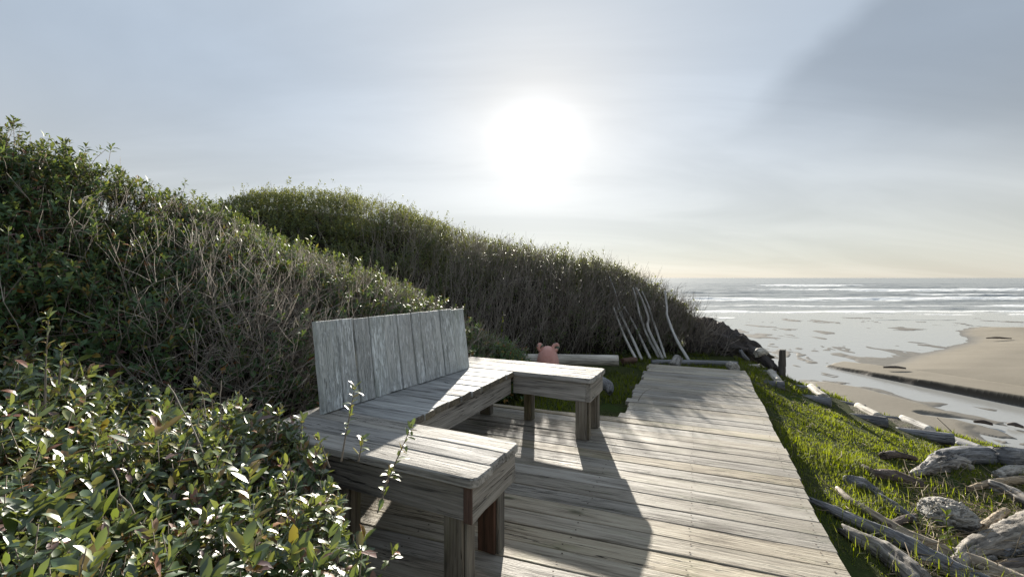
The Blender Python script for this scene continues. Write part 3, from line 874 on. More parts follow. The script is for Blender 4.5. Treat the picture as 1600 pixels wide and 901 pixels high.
# ------------------------------------------------------------------ log steps going down to the beach
steps = [  # riser far, riser near, near log (l, r), far log (l, r), tread z
 ((1205, 579), (1216, 593), (1172, 594), (1225, 598), (1164, 575), (1213, 579), -.20),
 ((1268, 602), (1288, 617), (1234, 614), (1299, 624), (1234, 599), (1281, 604), -.38),
 ((1343, 632), (1372, 647), (1320, 646), (1386, 654), (1299, 622), (1352, 632), -.56),
 ((1412, 651), (1453, 668), (1400, 668), (1489, 680), (1378, 647), (1414, 652), -.74),
 ((1484, 681), (1530, 697), (1496, 690), (1530, 700), (1470, 676), (1488, 681), -.92)]
ordn = ['topmost log step, beside the boardwalk end', 'second log step down from the boardwalk', 'third log step down, halfway to the beach', 'fourth log step down, with a wide bright riser', 'lowest log step visible, above the large grey log']
for q, (rf, rn_, nl, nr_, fl, fr, z) in enumerate(steps):
    a = at_z(*rf, z); b = at_z(*rn_, z)
    st = empty('log_step', (a+b)/2 - np.array([0, 0, .15]))
    tag(st, ordn[q], 'step', 'log steps down the grass bank')
    def sub(n, P, rad, m, **kw): return logobj(n, P, rad, m, parent=st, **kw)
    dd = (b-a)/np.linalg.norm(b-a)
    sub('riser_log', [a-dd*.03-np.array([0, 0, .035]), (a+b)/2-np.array([0, 0, .038]), b+dd*.02-np.array([0, 0, .035])], [.058, .062, .060], 'drift_white', seed=40+q, rings=14, sides=14, rough=.06, ridge=.05, cuts=True)
    A, B = at_z(*nl, z-.015), at_z(*nr_, z-.015)
    sub('side_log', [A-np.array([0, 0, .05]), (A+B)/2-np.array([0, 0, .05]), B-np.array([0, 0, .05])], [.065, .072, .08], 'drift_blue', seed=50+q, rings=16, sides=12, rough=.08, ridge=.05, cuts=True)
    A2, B2 = at_z(*fl, z-.01), at_z(*fr, z-.01)
    sub('side_log', [A2-np.array([0, 0, .055]), (A2+B2)/2-np.array([0, 0, .055]), B2-np.array([0, 0, .055])], [.05, .055, .055], 'drift_blue', seed=60+q, rings=14, sides=12, rough=.08, ridge=.05, cuts=True)
    # gravel tread between the logs
    n = 14; uu, vv = np.meshgrid(np.linspace(0, 1, n), np.linspace(0, 1, n))
    G = (A*(1-vv[..., None]) + A2*vv[..., None])*(1-uu[..., None]) + ((b)*(1-vv[..., None]) + a*vv[..., None])*uu[..., None]
    G[..., 2] = z-.035 + .03*(fbm(G[..., 0]*9, G[..., 1]*9, 0, 3)-.5)
    me = grid_from('gravel_tread', G[..., 0]-st.location.x, G[..., 1]-st.location.y, G[..., 2]-st.location.z, M['gravel'])
    link('gravel_tread', me, st)
# beam and white stub at the end of the boardwalk
logobj('wood_beam', [at_y(1018, 566, 6.9), at_y(1090, 567, 6.85), at_y(1152, 569, 6.75)], [.05, .052, .05], 'drift_blue', 'grey beam lying across the ground beyond the boardwalk end', 'beam', seed=70, rings=14, sides=10, rough=.06, cuts=True)
logobj('log_end', [at_y(1141, 571, 6.4), at_y(1146, 573, 6.1), at_y(1148, 575, 5.95)], [.065, .07, .07], 'drift_white', 'short white log end at the far right corner of the boardwalk', 'log', seed=71, rings=10, sides=12, rough=.12, cuts=True)
logobj('driftwood_piece', [at_y(1168, 572, 7.0), at_y(1185, 572, 7.0)], [.035, .04], 'drift_white', 'small pale log in the grass between the boardwalk and the post', 'driftwood', seed=72, rings=8, sides=10)
pp = at_y(1222, 578, 6.9)
logobj('wooden_post', [pp-np.array([0, 0, .15]), pp+np.array([0, 0, .10]), at_y(1222, 546, 6.9)], [.052, .052, .05], 'joist', 'dark upright wooden post at the top of the beach bank', 'post', seed=73, rings=18, sides=12, rough=.1, cuts=True)
logobj('driftwood_log', [at_y(1176, 548, 7.6), at_y(1187, 556, 7.4), at_y(1206, 572, 7.2), at_y(1212, 580, 7.1)], [.08, .1, .09, .08], 'drift_dark', 'dark rotten log sloping down beside the upright post', 'log', seed=74, rings=18, sides=12, rough=.3)
logobj('driftwood_piece', [at_y(1181, 553, 7.3), at_y(1188, 549, 7.35), at_y(1197, 551, 7.4)], [.06, .08, .05], 'drift_white', 'rounded white driftwood knob on the dark rotten log', 'driftwood', seed=75, rings=10, sides=10, rough=.25)
logobj('driftwood_piece', [at_y(1157, 547, 7.3), at_y(1161, 555, 7.3), at_y(1170, 563, 7.3)], [.03, .045, .03], 'drift_blue', 'small upright grey driftwood stub left of the white knob', 'driftwood', seed=76, rings=10, sides=8, rough=.2)
logobj('fallen_trunk', [at_y(1080, 530, 8.3), at_y(1128, 540, 8.1), at_y(1165, 548, 8.0), at_y(1196, 558, 7.9)], [.40, .37, .28, .12], 'drift_dark', 'large dark rotten trunk at the right foot of the hillside', 'log', seed=77, rings=90, sides=50, rough=.4, ridge=.12, knob=.55)

# driftwood on the grass bank
def gp(x, y, lift=0.0):
    return at_ground(x, y, lift)
def drift(name, pts, rpx, mat, label, cat='driftwood', seed=0, **kw):
    kw['rings'] = int(kw.get('rings', 26)*1.7); kw['sides'] = int(kw.get('sides', 16)*1.7); kw['ridge'] = kw.get('ridge', .09)*1.25; kw.setdefault('knob', .16)
    P = [gp(x, y, .03) for x, y in pts]
    rad = [r/F*p[1] for r, p in zip(rpx, P)]
    P = [p + np.array([0, 0, r*.15]) for p, r in zip(P, rad)]
    return logobj(name, P, rad, mat, label, cat, seed=seed, **kw)
drift('driftwood_log', [(1262, 779), (1300, 797), (1344, 818), (1403, 843), (1469, 881), (1560, 925)], [4, 8, 10, 13, 14, 15], 'drift_blue', 'long dark blue-grey log running from the deck edge to the bottom corner', 'log', 101, rings=44, rough=.2, ridge=.12)
drift('driftwood_branch', [(1309, 764), (1330, 783), (1355, 799), (1414, 834), (1480, 863), (1556, 894), (1600, 915)], [4, 6, 7, 9, 11, 13, 14], 'drift_tan', 'long slender tan branch curving across the grass', 'branch', 102, rings=50, sides=12, rough=.12)
drift('driftwood_log', [(1318, 828), (1345, 846), (1381, 866), (1440, 915)], [8, 15, 18, 20], 'drift', 'pale splintered log nearest the deck edge', 'log', 103, rings=34, rough=.22, ridge=.14)
drift('driftwood_piece', [(1327, 753), (1350, 758), (1375, 772)], [9, 10, 6], 'drift_blue', 'blunt blue-grey driftwood chunk at the head of the tan branch', 'driftwood', 104, rings=18, rough=.2)
drift('driftwood_piece', [(1368, 774), (1395, 791), (1428, 812)], [6, 8, 5], 'drift_blue', 'thin blue-grey driftwood length behind the tan branch', 'driftwood', 105, rings=20, rough=.18)
drift('driftwood_piece', [(1348, 731), (1366, 741), (1400, 746), (1440, 757)], [6, 9, 8, 5], 'drift_dark', 'dark charred driftwood in the middle of the grass', 'driftwood', 106, rings=24, rough=.32, ridge=.15)
drift('driftwood_piece', [(1380, 712), (1400, 710), (1432, 717)], [6, 6, 3], 'drift_dark', 'small dark driftwood scrap with a pale end, uppermost in the grass', 'driftwood', 107, rings=16, rough=.35)
drift('driftwood_log', [(1470, 722), (1500, 715), (1545, 716), (1600, 718), (1700, 724)], [14, 19, 18, 19, 22], 'drift_blue', 'large smooth grey log at the right edge below the steps', 'log', 108, rings=36, sides=22, rough=.15, ridge=.1)
drift('driftwood_root', [(1424, 742), (1455, 730), (1485, 724), (1508, 728)], [4, 9, 13, 11], 'drift', 'splayed root end in front of the large smooth log', 'driftwood', 109, rings=26, sides=20, rough=.35, ridge=.2)
drift('driftwood_log', [(1540, 757), (1570, 770), (1610, 792), (1660, 820)], [8, 13, 15, 15], 'drift', 'wedge-ended grey log pointing in from the right edge', 'log', 111, rings=24, rough=.18, ridge=.12)
drift('driftwood_limb', [(1492, 884), (1512, 866), (1548, 852), (1600, 834), (1680, 812)], [10, 19, 24, 27, 30], 'drift', 'thick curved limb with cracked bark at the lower right', 'driftwood', 112, rings=40, sides=24, rough=.2, ridge=.14)
drift('driftwood_piece', [(1534, 826), (1552, 812), (1572, 798)], [7, 6, 5], 'drift_tan', 'short pale stub leaning on the thick curved limb', 'driftwood', 113, rings=14, rough=.15)
drift('driftwood_log', [(1555, 890), (1600, 884), (1660, 880)], [9, 11, 12], 'drift_dark', 'dark log in the bottom right corner under the limb', 'log', 114, rings=18, rough=.2)
drift('driftwood_log', [(1560, 862), (1600, 850), (1650, 846)], [9, 13, 13], 'drift_blue', 'weathered log end tucked beneath the curved limb', 'log', 116, rings=18, rough=.25)
drift('driftwood_piece', [(1436, 874), (1490, 880), (1552, 872)], [5, 7, 5], 'drift', 'thin grey length wedged between the tan branch and the curved limb', 'driftwood', 117, rings=18)
drift('driftwood_piece', [(1512, 764), (1556, 754), (1612, 749)], [4, 6, 6], 'drift_tan', 'slim tan stick lying behind the wedge-ended log', 'driftwood', 118, rings=18)
drift('driftwood_piece', [(1388, 822), (1412, 812), (1430, 806)], [4, 6, 4], 'drift_dark', 'small dark splinter in front of the bleached stump', 'driftwood', 119, rings=12)
drift('driftwood_piece', [(1558, 742), (1588, 736), (1630, 738)], [6, 9, 9], 'drift_white', 'bleached lump half hidden in grass below the large grey log', 'driftwood', 120, rings=16)
drift('driftwood_piece', [(1520, 900), (1575, 897), (1640, 893)], [6, 8, 9], 'drift_tan', 'tan log end at the very bottom right corner', 'driftwood', 121, rings=16)
# bleached stump: a cracked block with a hollow below
sp_ = gp(1481, 820)
bm = bmesh.new(); bmesh.ops.create_icosphere(bm, subdivisions=6, radius=1)
sr = 41/F*sp_[1]
co = np.array([v.co[:] for v in bm.verts]); fa = np.array([[v.index for v in f.verts] for f in bm.faces]); bm.free()
c0, c1, c2 = co.T
k = 1 + .55*(fbm(c0*1.3+5, c1*1.3, c2*1.3, 4)-.5)
wq = .35*(fbm(c0*2.1, c1*2.1, c2*2.1+4, 3)-.5)
for fx, fy, fz, so, dp, wd_ in ((4.2, 1.6, 2.6, 9, .15, .045), (2.0, 2.5, 5.0, 3, .13, .045), (8., 5., 8., 6, .06, .05)):
    cr = np.abs(fbm(c0*fx+wq*2, c1*fy, c2*fz+so+wq*2, 3)-.5)
    k -= dp*np.clip(1-cr/wd_, 0, 1)
k += .05*(fbm(c0*13, c1*13, c2*13, 2)-.5)
k -= .62*np.exp(-(((c0+.15)/.6)**2 + ((c2+.22)/.25)**2))*(c1 < 0.2)
V = np.stack([c0*sr*1.02, c1*sr*.75, c2*sr*.74], 1)*k[:, None]
me = mesh_np('driftwood_stump', V, fa, grain=co*np.array([1, .5, .6]), mat=M['drift_white'])
tag(link('driftwood_stump', me, None, sp_+np.array([.0, .0, sr*.22])), 'round bleached cracked stump with a dark hollow below', 'stump')
# driftwood bits on the beach
for q, (x, y, ln, lab) in enumerate(((1560, 528, 1.6, 'dark stick lying on the dry sand near the waterline'), (1397, 574, .9, 'small dark stick on the sand beside the stream bend'), (1535, 660, .35, 'small dark stick in the thin stream below the bank'), (1585, 664, .2, 'dark pebble-sized wood scrap at the right of the thin stream'))):
    zz = BZ + (.32 if q < 2 else .05); p = at_z(x, y, zz)
    logobj('beach_stick', [p+np.array([-ln/2, .1, 0]), p+np.array([0, 0, .03]), p+np.array([ln/2, -.15, 0])], [.04, .07, .04], 'drift_dark', lab, 'driftwood', seed=130+q, rings=10, sides=8, rough=.3)

# ------------------------------------------------------------------ dunes and their scrub
class Loft:
    def __init__(s, base, crest, back, lump=.12, seed=0., pw=1.15, zp=.85, ls=1.2):
        s.n = 200
        s.B, s.Cc, s.K = resample(base, s.n), resample(crest, s.n), back
        s.lump, s.seed, s.pw, s.zp, s.ls = lump, seed, pw, zp, ls
    def at(s, u, v):
        u = np.clip(np.asarray(u, float), 0, 1)*(s.n-1.001); i = u.astype(int); f = (u-i)[..., None]
        b = s.B[i]*(1-f)+s.B[i+1]*f; c = s.Cc[i]*(1-f)+s.Cc[i+1]*f
        v = np.asarray(v, float); v1 = np.clip(v, 0, 1); ov = np.maximum(v-1, 0)
        h = (v1**s.pw)[..., None]
        P = b + (c-b)*h
        z = b[..., 2] + (c[..., 2]-b[..., 2])*np.sin(math.pi/2*v1)**s.zp - ov**2*s.K[1]
        d = nrm((c-b)*np.array([1, 1, 0]))
        P = P + d*(ov*s.K[0])[..., None]
        P[..., 2] = z
        k = s.lump*2*(fbm(P[..., 0]*s.ls+s.seed, P[..., 1]*s.ls, P[..., 2]*s.ls, 3)-.5)*np.clip(v*3, 0, 1)
        P[..., 2] += k
        P[..., :2] -= d[..., :2]*(k*.6)[..., None]
        return P
    def normal(s, u, v, e=.012):
        a = s.at(u+e, v)-s.at(u-e, v); b = s.at(u, v+e)-s.at(u, v-e)
        return nrm(np.cross(a, b))
    def mesh(s, name, nu, nv, vmax, sink, mat):
        U, Vv = np.meshgrid(np.linspace(0, 1, nu), np.linspace(0, vmax, nv))
        P = s.at(U, Vv) - s.normal(U, Vv)*sink
        return grid_from(name, P[..., 0], P[..., 1], P[..., 2], mat)
cY = lambda L: [at_y(*p) for p in L]
near = Loft(
    base=[(-4.6, .3, -.1), (-3.9, 1.1, -.1), (-3.1, 1.75, -.1), (-2.3, 2.15, -.1), (-1.62, 2.5, -.1), (-1.32, 2.95, -.1), (-.98, 3.6, -.1), (-.62, 4.2, -.1), (-.25, 4.85, -.1), (.15, 5.3, -.1)],
    crest=cY([(-520, 120, 2.2), (-220, 190, 2.6), (0, 245, 3.0), (120, 285, 3.3), (230, 312, 3.65), (330, 352, 4.05), (450, 398, 4.5), (560, 438, 4.9), (650, 484, 5.2), (730, 528, 5.5), (800, 560, 5.75)]),
    back=(2.2, 1.6), lump=.10, seed=1.3, pw=1.25, zp=.75)
far = Loft(
    base=[(-9.5, 7.0, -.1), (-6.5, 6.8, -.1), (-4, 6.5, -.1), (-2, 6.35, -.1), (-.75, 6.45, -.1), (0, 6.75, -.12), (.85, 7.15, -.12), (1.6, 7.5, -.12), (2.3, 7.65, -.14), (3.0, 7.75, -.16), (3.5, 7.75, -.25), (3.75, 7.75, -.5)],
    crest=cY([(60, 372, 11), (230, 345, 11), (340, 332, 11), (400, 316, 11.4), (450, 310, 11.8), (540, 317, 11.8), (620, 338, 11.4), (700, 369, 10.9), (780, 390, 10.5), (850, 400, 10.2), (920, 415, 9.8), (980, 435, 9.4), (1024, 455, 9.0), (1052, 481, 8.7), (1072, 512, 8.5), (1086, 545, 8.3)]),
    back=(4.0, 3.0), lump=.13, seed=5.1, pw=1.0, zp=.80, ls=.9)
tag(link('dune', near.mesh('dune', 160, 60, 2.2, .24, M['dune'])), kind='structure')
tag(link('hill', far.mesh('hill', 200, 70, 2.0, .33, M['dune'])), kind='structure')

def bent(P, D, L, m, bend, rs):
    """curved stems: (n,m,3)"""
    n = len(P); t = np.linspace(0, 1, m)[None, :, None]
    X, Y = perp(D); a = rs.uniform(0, 6.28, n)
    S = X*np.cos(a)[:, None]+Y*np.sin(a)[:, None]
    wig = rs.normal(0, .018, (n, m, 3)); wig[:, 0] = 0
    return P[:, None] + D[:, None]*L[:, None, None]*t + S[:, None]*(bend*L)[:, None, None]*t*t + wig*L[:, None, None]
def in_front(u, v):  return u
def near_tint(n, warm=.14):
    t = rng.uniform(0, .62, n); k = rng.uniform(0, 1, n)
    t = np.where(k < warm, rng.uniform(.66, .84, n), t); t = np.where(k < warm*.45, rng.uniform(.84, 1., n), t)
    return t

# --- near hillside: leafy evergreen scrub and grey twigs
# u of the frame: find density over u by image position
def leafiness(P):
    x = HX + P[:, 0]/P[:, 1]*F; y = HY - (P[:, 2]-CAMZ)/P[:, 1]*F
    k = np.interp(x, [0, 250, 420, 560, 640, 760], [1.0, .95, .7, .55, .9, 1.0])
    dn = fbm(P[:, 0]*1.7, P[:, 1]*1.7, P[:, 2]*1.7, 3)
    return k*np.clip((dn-.28)*4.5, .15, 1.0)
nsh = 17000
U, Vv = rng.uniform(.16, 1, nsh), 1.2*rng.uniform(.0, 1, nsh)**1.25
P = near.at(U, Vv); N = near.normal(U, Vv)
low = (P[:, 2] < .42) & (P[:, 0] > -1.75) & (P[:, 1] < 2.9)
keep = (rng.uniform(0, 1, nsh) < leafiness(P)) & ~low
P, N, Vs = P[keep], N[keep], Vv[keep]
D = nrm(N*.55 + np.array([.05, -.12, .75]) + rng.normal(0, .30, P.shape))
dep = rng.uniform(-.15, .08, len(P)) + .22*(fbm(P[:, 0]*2.6, P[:, 1]*2.6, P[:, 2]*2.6, 3)-.45)
dep = dep + np.where(rng.uniform(0, 1, len(P)) < .06, rng.uniform(.06, .17, len(P)), 0)
Bs = P + N*dep[:, None] + rng.normal(0, .03, P.shape)
Ll = rng.uniform(.046, .075, len(P))
lp, la, lu, ll = shoots(Bs, D, 8, Ll, 1.15, .009)
warm = .16
lt = near_tint(len(lp), warm)
lt = np.clip(lt + np.repeat(rng.normal(0, .07, len(P)), 8), 0, 1)
def split_leaves(lp, la, lu, ll, lt, score, count, wratio, parent, mat, name='leaf', curl=.25, simple=False):
    """count largest leaves become objects (shared meshes); the rest one stuff part"""
    order = np.argsort(-score); big = order[:count]; rest = order[count:]
    W = ll*wratio*np.random.default_rng(3).uniform(.85, 1.15, len(ll))
    rc = np.random.default_rng(5).normal(curl+.05, .32, len(ll)); rf = np.random.default_rng(6).uniform(.15, .5, len(ll))
    V, T, k = leaves(lp[rest], la[rest], lu[rest], ll[rest], W[rest], rf[rest], rc[rest], simple=simple)
    o = link('foliage', mesh_np('foliage', V, T, np.repeat(lt[rest], k), mat=mat), parent)
    if parent is not None: o.matrix_parent_inverse = Matrix.Translation(parent.location).inverted()
    o['kind'] = 'stuff'
    protos = []
    for q in range(24):
        V, T, k = leaves(np.zeros((1, 3)), np.array([[1., 0, 0]]), np.array([[0, 0, 1.]]), np.array([1.]), np.array([wratio]), .2+.3*(q % 5)/4, -.05+.5*(q % 7)/6)
        me = mesh_np('leaf', V, T, np.full(8, (q+.5)/24), mat=mat); protos.append(me)
    for i in big:
        a = nrm(la[i]); s = nrm(np.cross(a, lu[i])); n = np.cross(s, a)
        q = int(np.clip(lt[i]*24, 0, 23))
        ob = bpy.data.objects.new(name, protos[q]); C.objects.link(ob); ob.parent = parent
        m = Matrix((Vector(a), Vector(-s), Vector(n))).transposed().to_4x4()
        L = float(ll[i]); m = Matrix.Translation(Vector(lp[i]) - parent.location) @ m @ Matrix.Diagonal((L, L, L, 1))
        ob.matrix_basis = m
    return o
def frame_score(P, L, vis):
    x = HX + P[:, 0]/P[:, 1]*F; y = HY - (P[:, 2]-CAMZ)/P[:, 1]*F
    inside = (P[:, 1] > .3) & (x > 5) & (x < 1595) & (y > 5) & (y < 896)
    return np.where(inside, L/np.maximum(P[:, 1], .3)*F, 0)*vis
hedge = empty('evergreen_thicket', (-2.2, 3.0, 0))
tag(hedge, 'tall thicket of glossy leaves and grey twigs behind the bench', 'shrub')
vis = np.repeat(np.clip((dep+.06)/.08, .2, 1)*(Vs < 1.02), 8)
split_leaves(lp, la, lu, ll, lt, frame_score(lp, ll, vis), 300, .47, hedge, M['leaf_hedge'], simple=True)
# stems under the shoots plus bare twigs
bt = Batch(); rs = np.random.default_rng(11)
L0 = rs.uniform(.12, .3, len(Bs))
V, T = tubes(bent(Bs - D*L0[:, None], D, L0+.07, 4, rs.uniform(-.15, .15, len(Bs)), rs), np.linspace(.0028, .0014, 4)[None]*np.ones((len(Bs), 1)))
bt.add(V, T, np.repeat(rs.uniform(.1, .6, len(Bs)), 12))
def twigs(loft, n, vlo, vhi, dens, Lr, rad, m, lean, spread, sink, batch, rs, ulo=.0, branch=2, upn=(.45, .75), bt_col=(.2, 1.)):
    U, Vv = rs.uniform(ulo, 1, n), rs.uniform(vlo, vhi, n)
    P = loft.at(U, Vv); N = loft.normal(U, Vv)
    k = rs.uniform(0, 1, n) < dens(P, Vv); P, N = P[k], N[k]; n = len(P)
    D = nrm(N*upn[0] + np.array([0, 0, upn[1]]) + np.asarray(lean) + rs.normal(0, spread, (n, 3)))
    L = rs.uniform(*Lr, n)*np.interp(Vv[k], [0, .5, .8, 1.2], [1, 1, .6, .42])
    S = bent(P - N*(sink*rs.uniform(.3, 1, n))[:, None], D, L, m, rs.normal(0, .22, n), rs)
    r = rad*rs.uniform(.6, 1.3, (n, 1))*np.linspace(1, .4, m)[None]
    V, T = tubes(S, r); c = rs.uniform(*bt_col, n)
    batch.add(V, T, np.repeat(c, m*3))
    for b in range(branch):
        j = rs.integers(1, m-1, n); o = S[np.arange(n), j]
        d2 = nrm(D + rs.normal(0, .55, (n, 3))); l2 = L*rs.uniform(.25, .5, n); mm = 3
        S2 = bent(o, d2, l2, mm, rs.normal(0, .2, n), rs)
        V, T = tubes(S2, rad*.6*rs.uniform(.6, 1.2, (n, 1))*np.linspace(1, .5, mm)[None])
        batch.add(V, T, np.repeat(np.clip(c+.1, 0, 1), mm*3))
def dens_near(P, V):
    x = HX + P[:, 0]/P[:, 1]*F
    k = np.interp(x, [0, 200, 330, 480, 700], [.10, .18, .5, .75, .5])
    return k*np.clip(.35+V, .5, 1)
twigs(near, 7000, .02, 1.1, dens_near, (.22, .55), .0034, 6, (.10, -.05, 0), .26, .2, bt, rs, ulo=.15)
twigs(near, 2600, .0, .45, lambda P, V: ((P[:, 0] > -2.3) & (P[:, 1] < 3.3))*1.0, (.25, .6), .0032, 6, (0, -.1, -.1), .55, .12, bt, rs, ulo=.3, upn=(.6, .45))
o = link('twigs', bt.mesh('twigs', M['twig']), hedge); o.matrix_parent_inverse = Matrix.Translation(hedge.location).inverted(); o['kind'] = 'stuff'

# --- far hillside
fb = Batch(); rs = np.random.default_rng(21)
n = 56000
U, Vv = rs.uniform(.12, 1, n), 1.04*rs.uniform(0, 1, n)**1.2
P = far.at(U, Vv); N = far.normal(U, Vv)
x = HX + P[:, 0]/P[:, 1]*F
cl = fbm(P[:, 0]*1.3, P[:, 1]*1.3, P[:, 2]*1.8, 3)
hh = np.sin(np.pi/2*np.clip(Vv, 0, 1))**.8
pr = np.clip((hh - np.interp(x, [300, 600, 700, 850, 1000, 1100], [.0, .20, .34, .48, .55, .74]))*2.6, 0.10, 1)*np.clip((cl-.33)*5, .12, 1)
k = rs.uniform(0, 1, n) < pr; P, N, x = P[k], N[k], x[k]; n = len(P)
D = nrm(N*.5 + np.array([.0, 0, .8]) + rs.normal(0, .3, P.shape))
P = P + N*(rs.uniform(-.40, .10, n) + .42*(fbm(P[:, 0]*1.9+3, P[:, 1]*1.9, P[:, 2]*1.9, 3)-.45) + np.where(rs.uniform(0, 1, n) < .06, rs.uniform(.08, .26, n), 0))[:, None]
lp, la, lu, ll = shoots(P, D, 6, rs.uniform(.05, .085, n), 1.2, .018)
V, T, kk = leaves(lp, la, lu, ll, ll*.5, .3, .2, simple=True)
tn = np.clip(rs.uniform(0, .7, len(lp)) + np.repeat(rs.normal(0, .15, n), 6), 0, 1)
lf = link('hill_scrub', mesh_np('hill_scrub', V, T, np.repeat(tn, kk), mat=M['leaf_far'])); tag(lf, 'dense dark green scrub covering the hillside', 'scrub', kind='stuff')
def dens_far(P, V):
    x = HX + P[:, 0]/P[:, 1]*F
    return np.interp(x, [300, 520, 640, 760, 1120], [.03, .08, .45, 1, 1])*np.clip(1.25-V*1.1, .15, 1)
tb = Batch()
twigs(far, 9000, .0, .95, dens_far, (.3, .75), .0042, 5, (.05, -.05, .1), .25, .15, tb, rs, ulo=.3, branch=2, upn=(.3, .9), bt_col=(.0, .9))
# bare seaward shoots on the right shoulder
twigs(far, 700, .55, 1.2, lambda P, V: (P[:, 0]/P[:, 1]*F > 255)*1., (.3, .6), .0036, 5, (.12, 0, .1), .25, .1, tb, rs, ulo=.8, branch=2, upn=(.3, .8), bt_col=(.0, .5))
twigs(far, 900, .1, 1.1, lambda P, V: (P[:, 0]/P[:, 1]*F > 285)*1., (.15, .4), .0036, 5, (.12, -.1, 0), .4, .1, tb, rs, ulo=.88, branch=2, upn=(.6, .4), bt_col=(.0, .4))
tf = link('hill_twigs', tb.mesh('hill_twigs', M['twig_far'])); tag(tf, 'bare grey twigs of the scrub on the hillside', 'scrub', kind='stuff')

# --- small leafy bush between the backrest and the float
def mound(n, cx, cy, rx, ry, h, z0, rs):
    a = rs.uniform(0, 6.28, n); r = np.sqrt(rs.uniform(0, 1, n)); X, Y = cx+rx*r*np.cos(a), cy+ry*r*np.sin(a)
    top = z0 + h*np.sqrt(np.clip(1-r**2, 0, 1))*(1+.35*(fbm(X*4, Y*4, 0, 3)-.5))
    Nn = nrm(np.stack([np.cos(a)*r/rx, np.sin(a)*r/ry, np.full(n, 1.0)/h*np.sqrt(np.clip(1.02-r**2, 0, 1))], 1))
    return np.stack([X, Y, top], 1), Nn
def small_bush(name, label, cx, cy, rx, ry, h, z0, n, Lr, seed):
    rs = np.random.default_rng(seed)
    root = empty(name, (cx, cy, z0)); tag(root, label, 'shrub')
    P, N = mound(n, cx, cy, rx, ry, h, z0, rs)
    P = P - N*rs.uniform(0, .3*h, n)[:, None]*.8
    D = nrm(N*.6 + np.array([0, 0, .5]) + rs.normal(0, .3, P.shape))
    lp, la, lu, ll = shoots(P, D, 7, rs.uniform(*Lr, n), 1.1, .010)
    V, T, k = leaves(lp, la, lu, ll, ll*.48, .3, .25)
    off = np.array([cx, cy, z0])
    o = link('foliage', mesh_np('foliage', V-off, T, np.repeat(near_tint(len(lp), .2), k), mat=M['leaf_hedge']), root); o['kind'] = 'stuff'
    m = 60; a = rs.uniform(0, 6.28, m)
    Bp = np.stack([rx*.3*np.cos(a), ry*.3*np.sin(a), 0*a], 1); Tp = P[rs.integers(0, n, m)]-off
    t = np.linspace(0, 1, 5)[None, :, None]; S = Bp[:, None]*(1-t)+Tp[:, None]*t + rs.normal(0, .01, (m, 5, 3))
    V, T = tubes(S, np.linspace(.006, .002, 5)[None]*np.ones((m, 1)))
    o = link('stems', mesh_np('stems', V, T, np.repeat(rs.uniform(0, .5, m), 15), mat=M['twig']), root); o['kind'] = 'stuff'
small_bush('low_shrub', 'low leafy shrub between the backrest and the pink float', -.17, 5.1, .50, .5, .58, -.14, 1100, (.036, .058), 31)

# --- foreground shrub
ctrl = np.array([  # X, Y, top z
 (-3.0, 1.2, .88), (-3.2, 2.2, .76), (-2.6, 1.9, .79), (-2.2, 1.2, .80), (-1.9, 1.8, .70), (-1.9, .8, .79), (-1.6, 1.3, .70), (-1.5, 1.95, .59),
 (-1.3, .9, .67), (-1.2, 1.5, .59), (-1.15, 2.0, .48), (-.95, 1.1, .56), (-.9, 1.75, .47), (-.8, .8, .53), (-.7, 1.4, .45), (-.65, 1.7, .38),
 (-.5, 1.1, .38), (-.45, 1.45, .28), (-.3, 1.2, .10), (-.4, .7, .28), (-1.0, .4, .48), (-1.9, .4, .68)])
def canopy(X, Y):
    w = 1/(((X[..., None]-ctrl[:, 0])**2 + (Y[..., None]-ctrl[:, 1])**2) + .004)**1.6
    return (w*ctrl[:, 2]).sum(-1)/w.sum(-1) + .20*(fbm(X*3.4, Y*3.4, 0, 3)-.5)
rs = np.random.default_rng(41)
shrub = empty('evergreen_shrub', (-1.4, 1.3, -.1))
tag(shrub, 'large glossy evergreen shrub in the near left foreground', 'shrub')
inv = Matrix.Translation(shrub.location).inverted()
n = 3700
Y = rs.uniform(.42, 2.12, n); xr = np.interp(Y, [.4, .8, 1.1, 1.45, 1.62, 1.8, 2.12], [-.28, -.30, -.36, -.50, -.66, -.86, -1.0])
X = xr - rs.uniform(0, 1, n)**.9*(np.interp(Y, [.4, 1.2, 2.1], [1.0, 1.6, 2.2]))
top = canopy(X, Y)
layer = np.where(rs.uniform(0, 1, n) < .62, rs.uniform(-.07, .05, n), rs.uniform(-.38, -.05, n))
layer = np.where(rs.uniform(0, 1, n) < .07, rs.uniform(.04, .12, n), layer)
Bs = np.stack([X, Y, np.maximum(top+layer, -.05)], 1)
e = .02; gx = (canopy(X+e, Y)-canopy(X-e, Y))/(2*e); gy = (canopy(X, Y+e)-canopy(X, Y-e))/(2*e)
Nn = nrm(np.stack([-gx, -gy, np.ones(n)], 1))
D = nrm(Nn*.45 + np.array([.06, .02, .75]) + rs.normal(0, .24, Bs.shape))
Ll = rs.uniform(.046, .074, n)*rs.choice([.7, 1, 1.15], n)
lp, la, lu, ll = shoots(Bs, D, 8, Ll, 1.22, .010)
lt = np.clip(near_tint(len(lp), .30) + np.repeat(rs.normal(0, .07, n), 8), 0, 1)
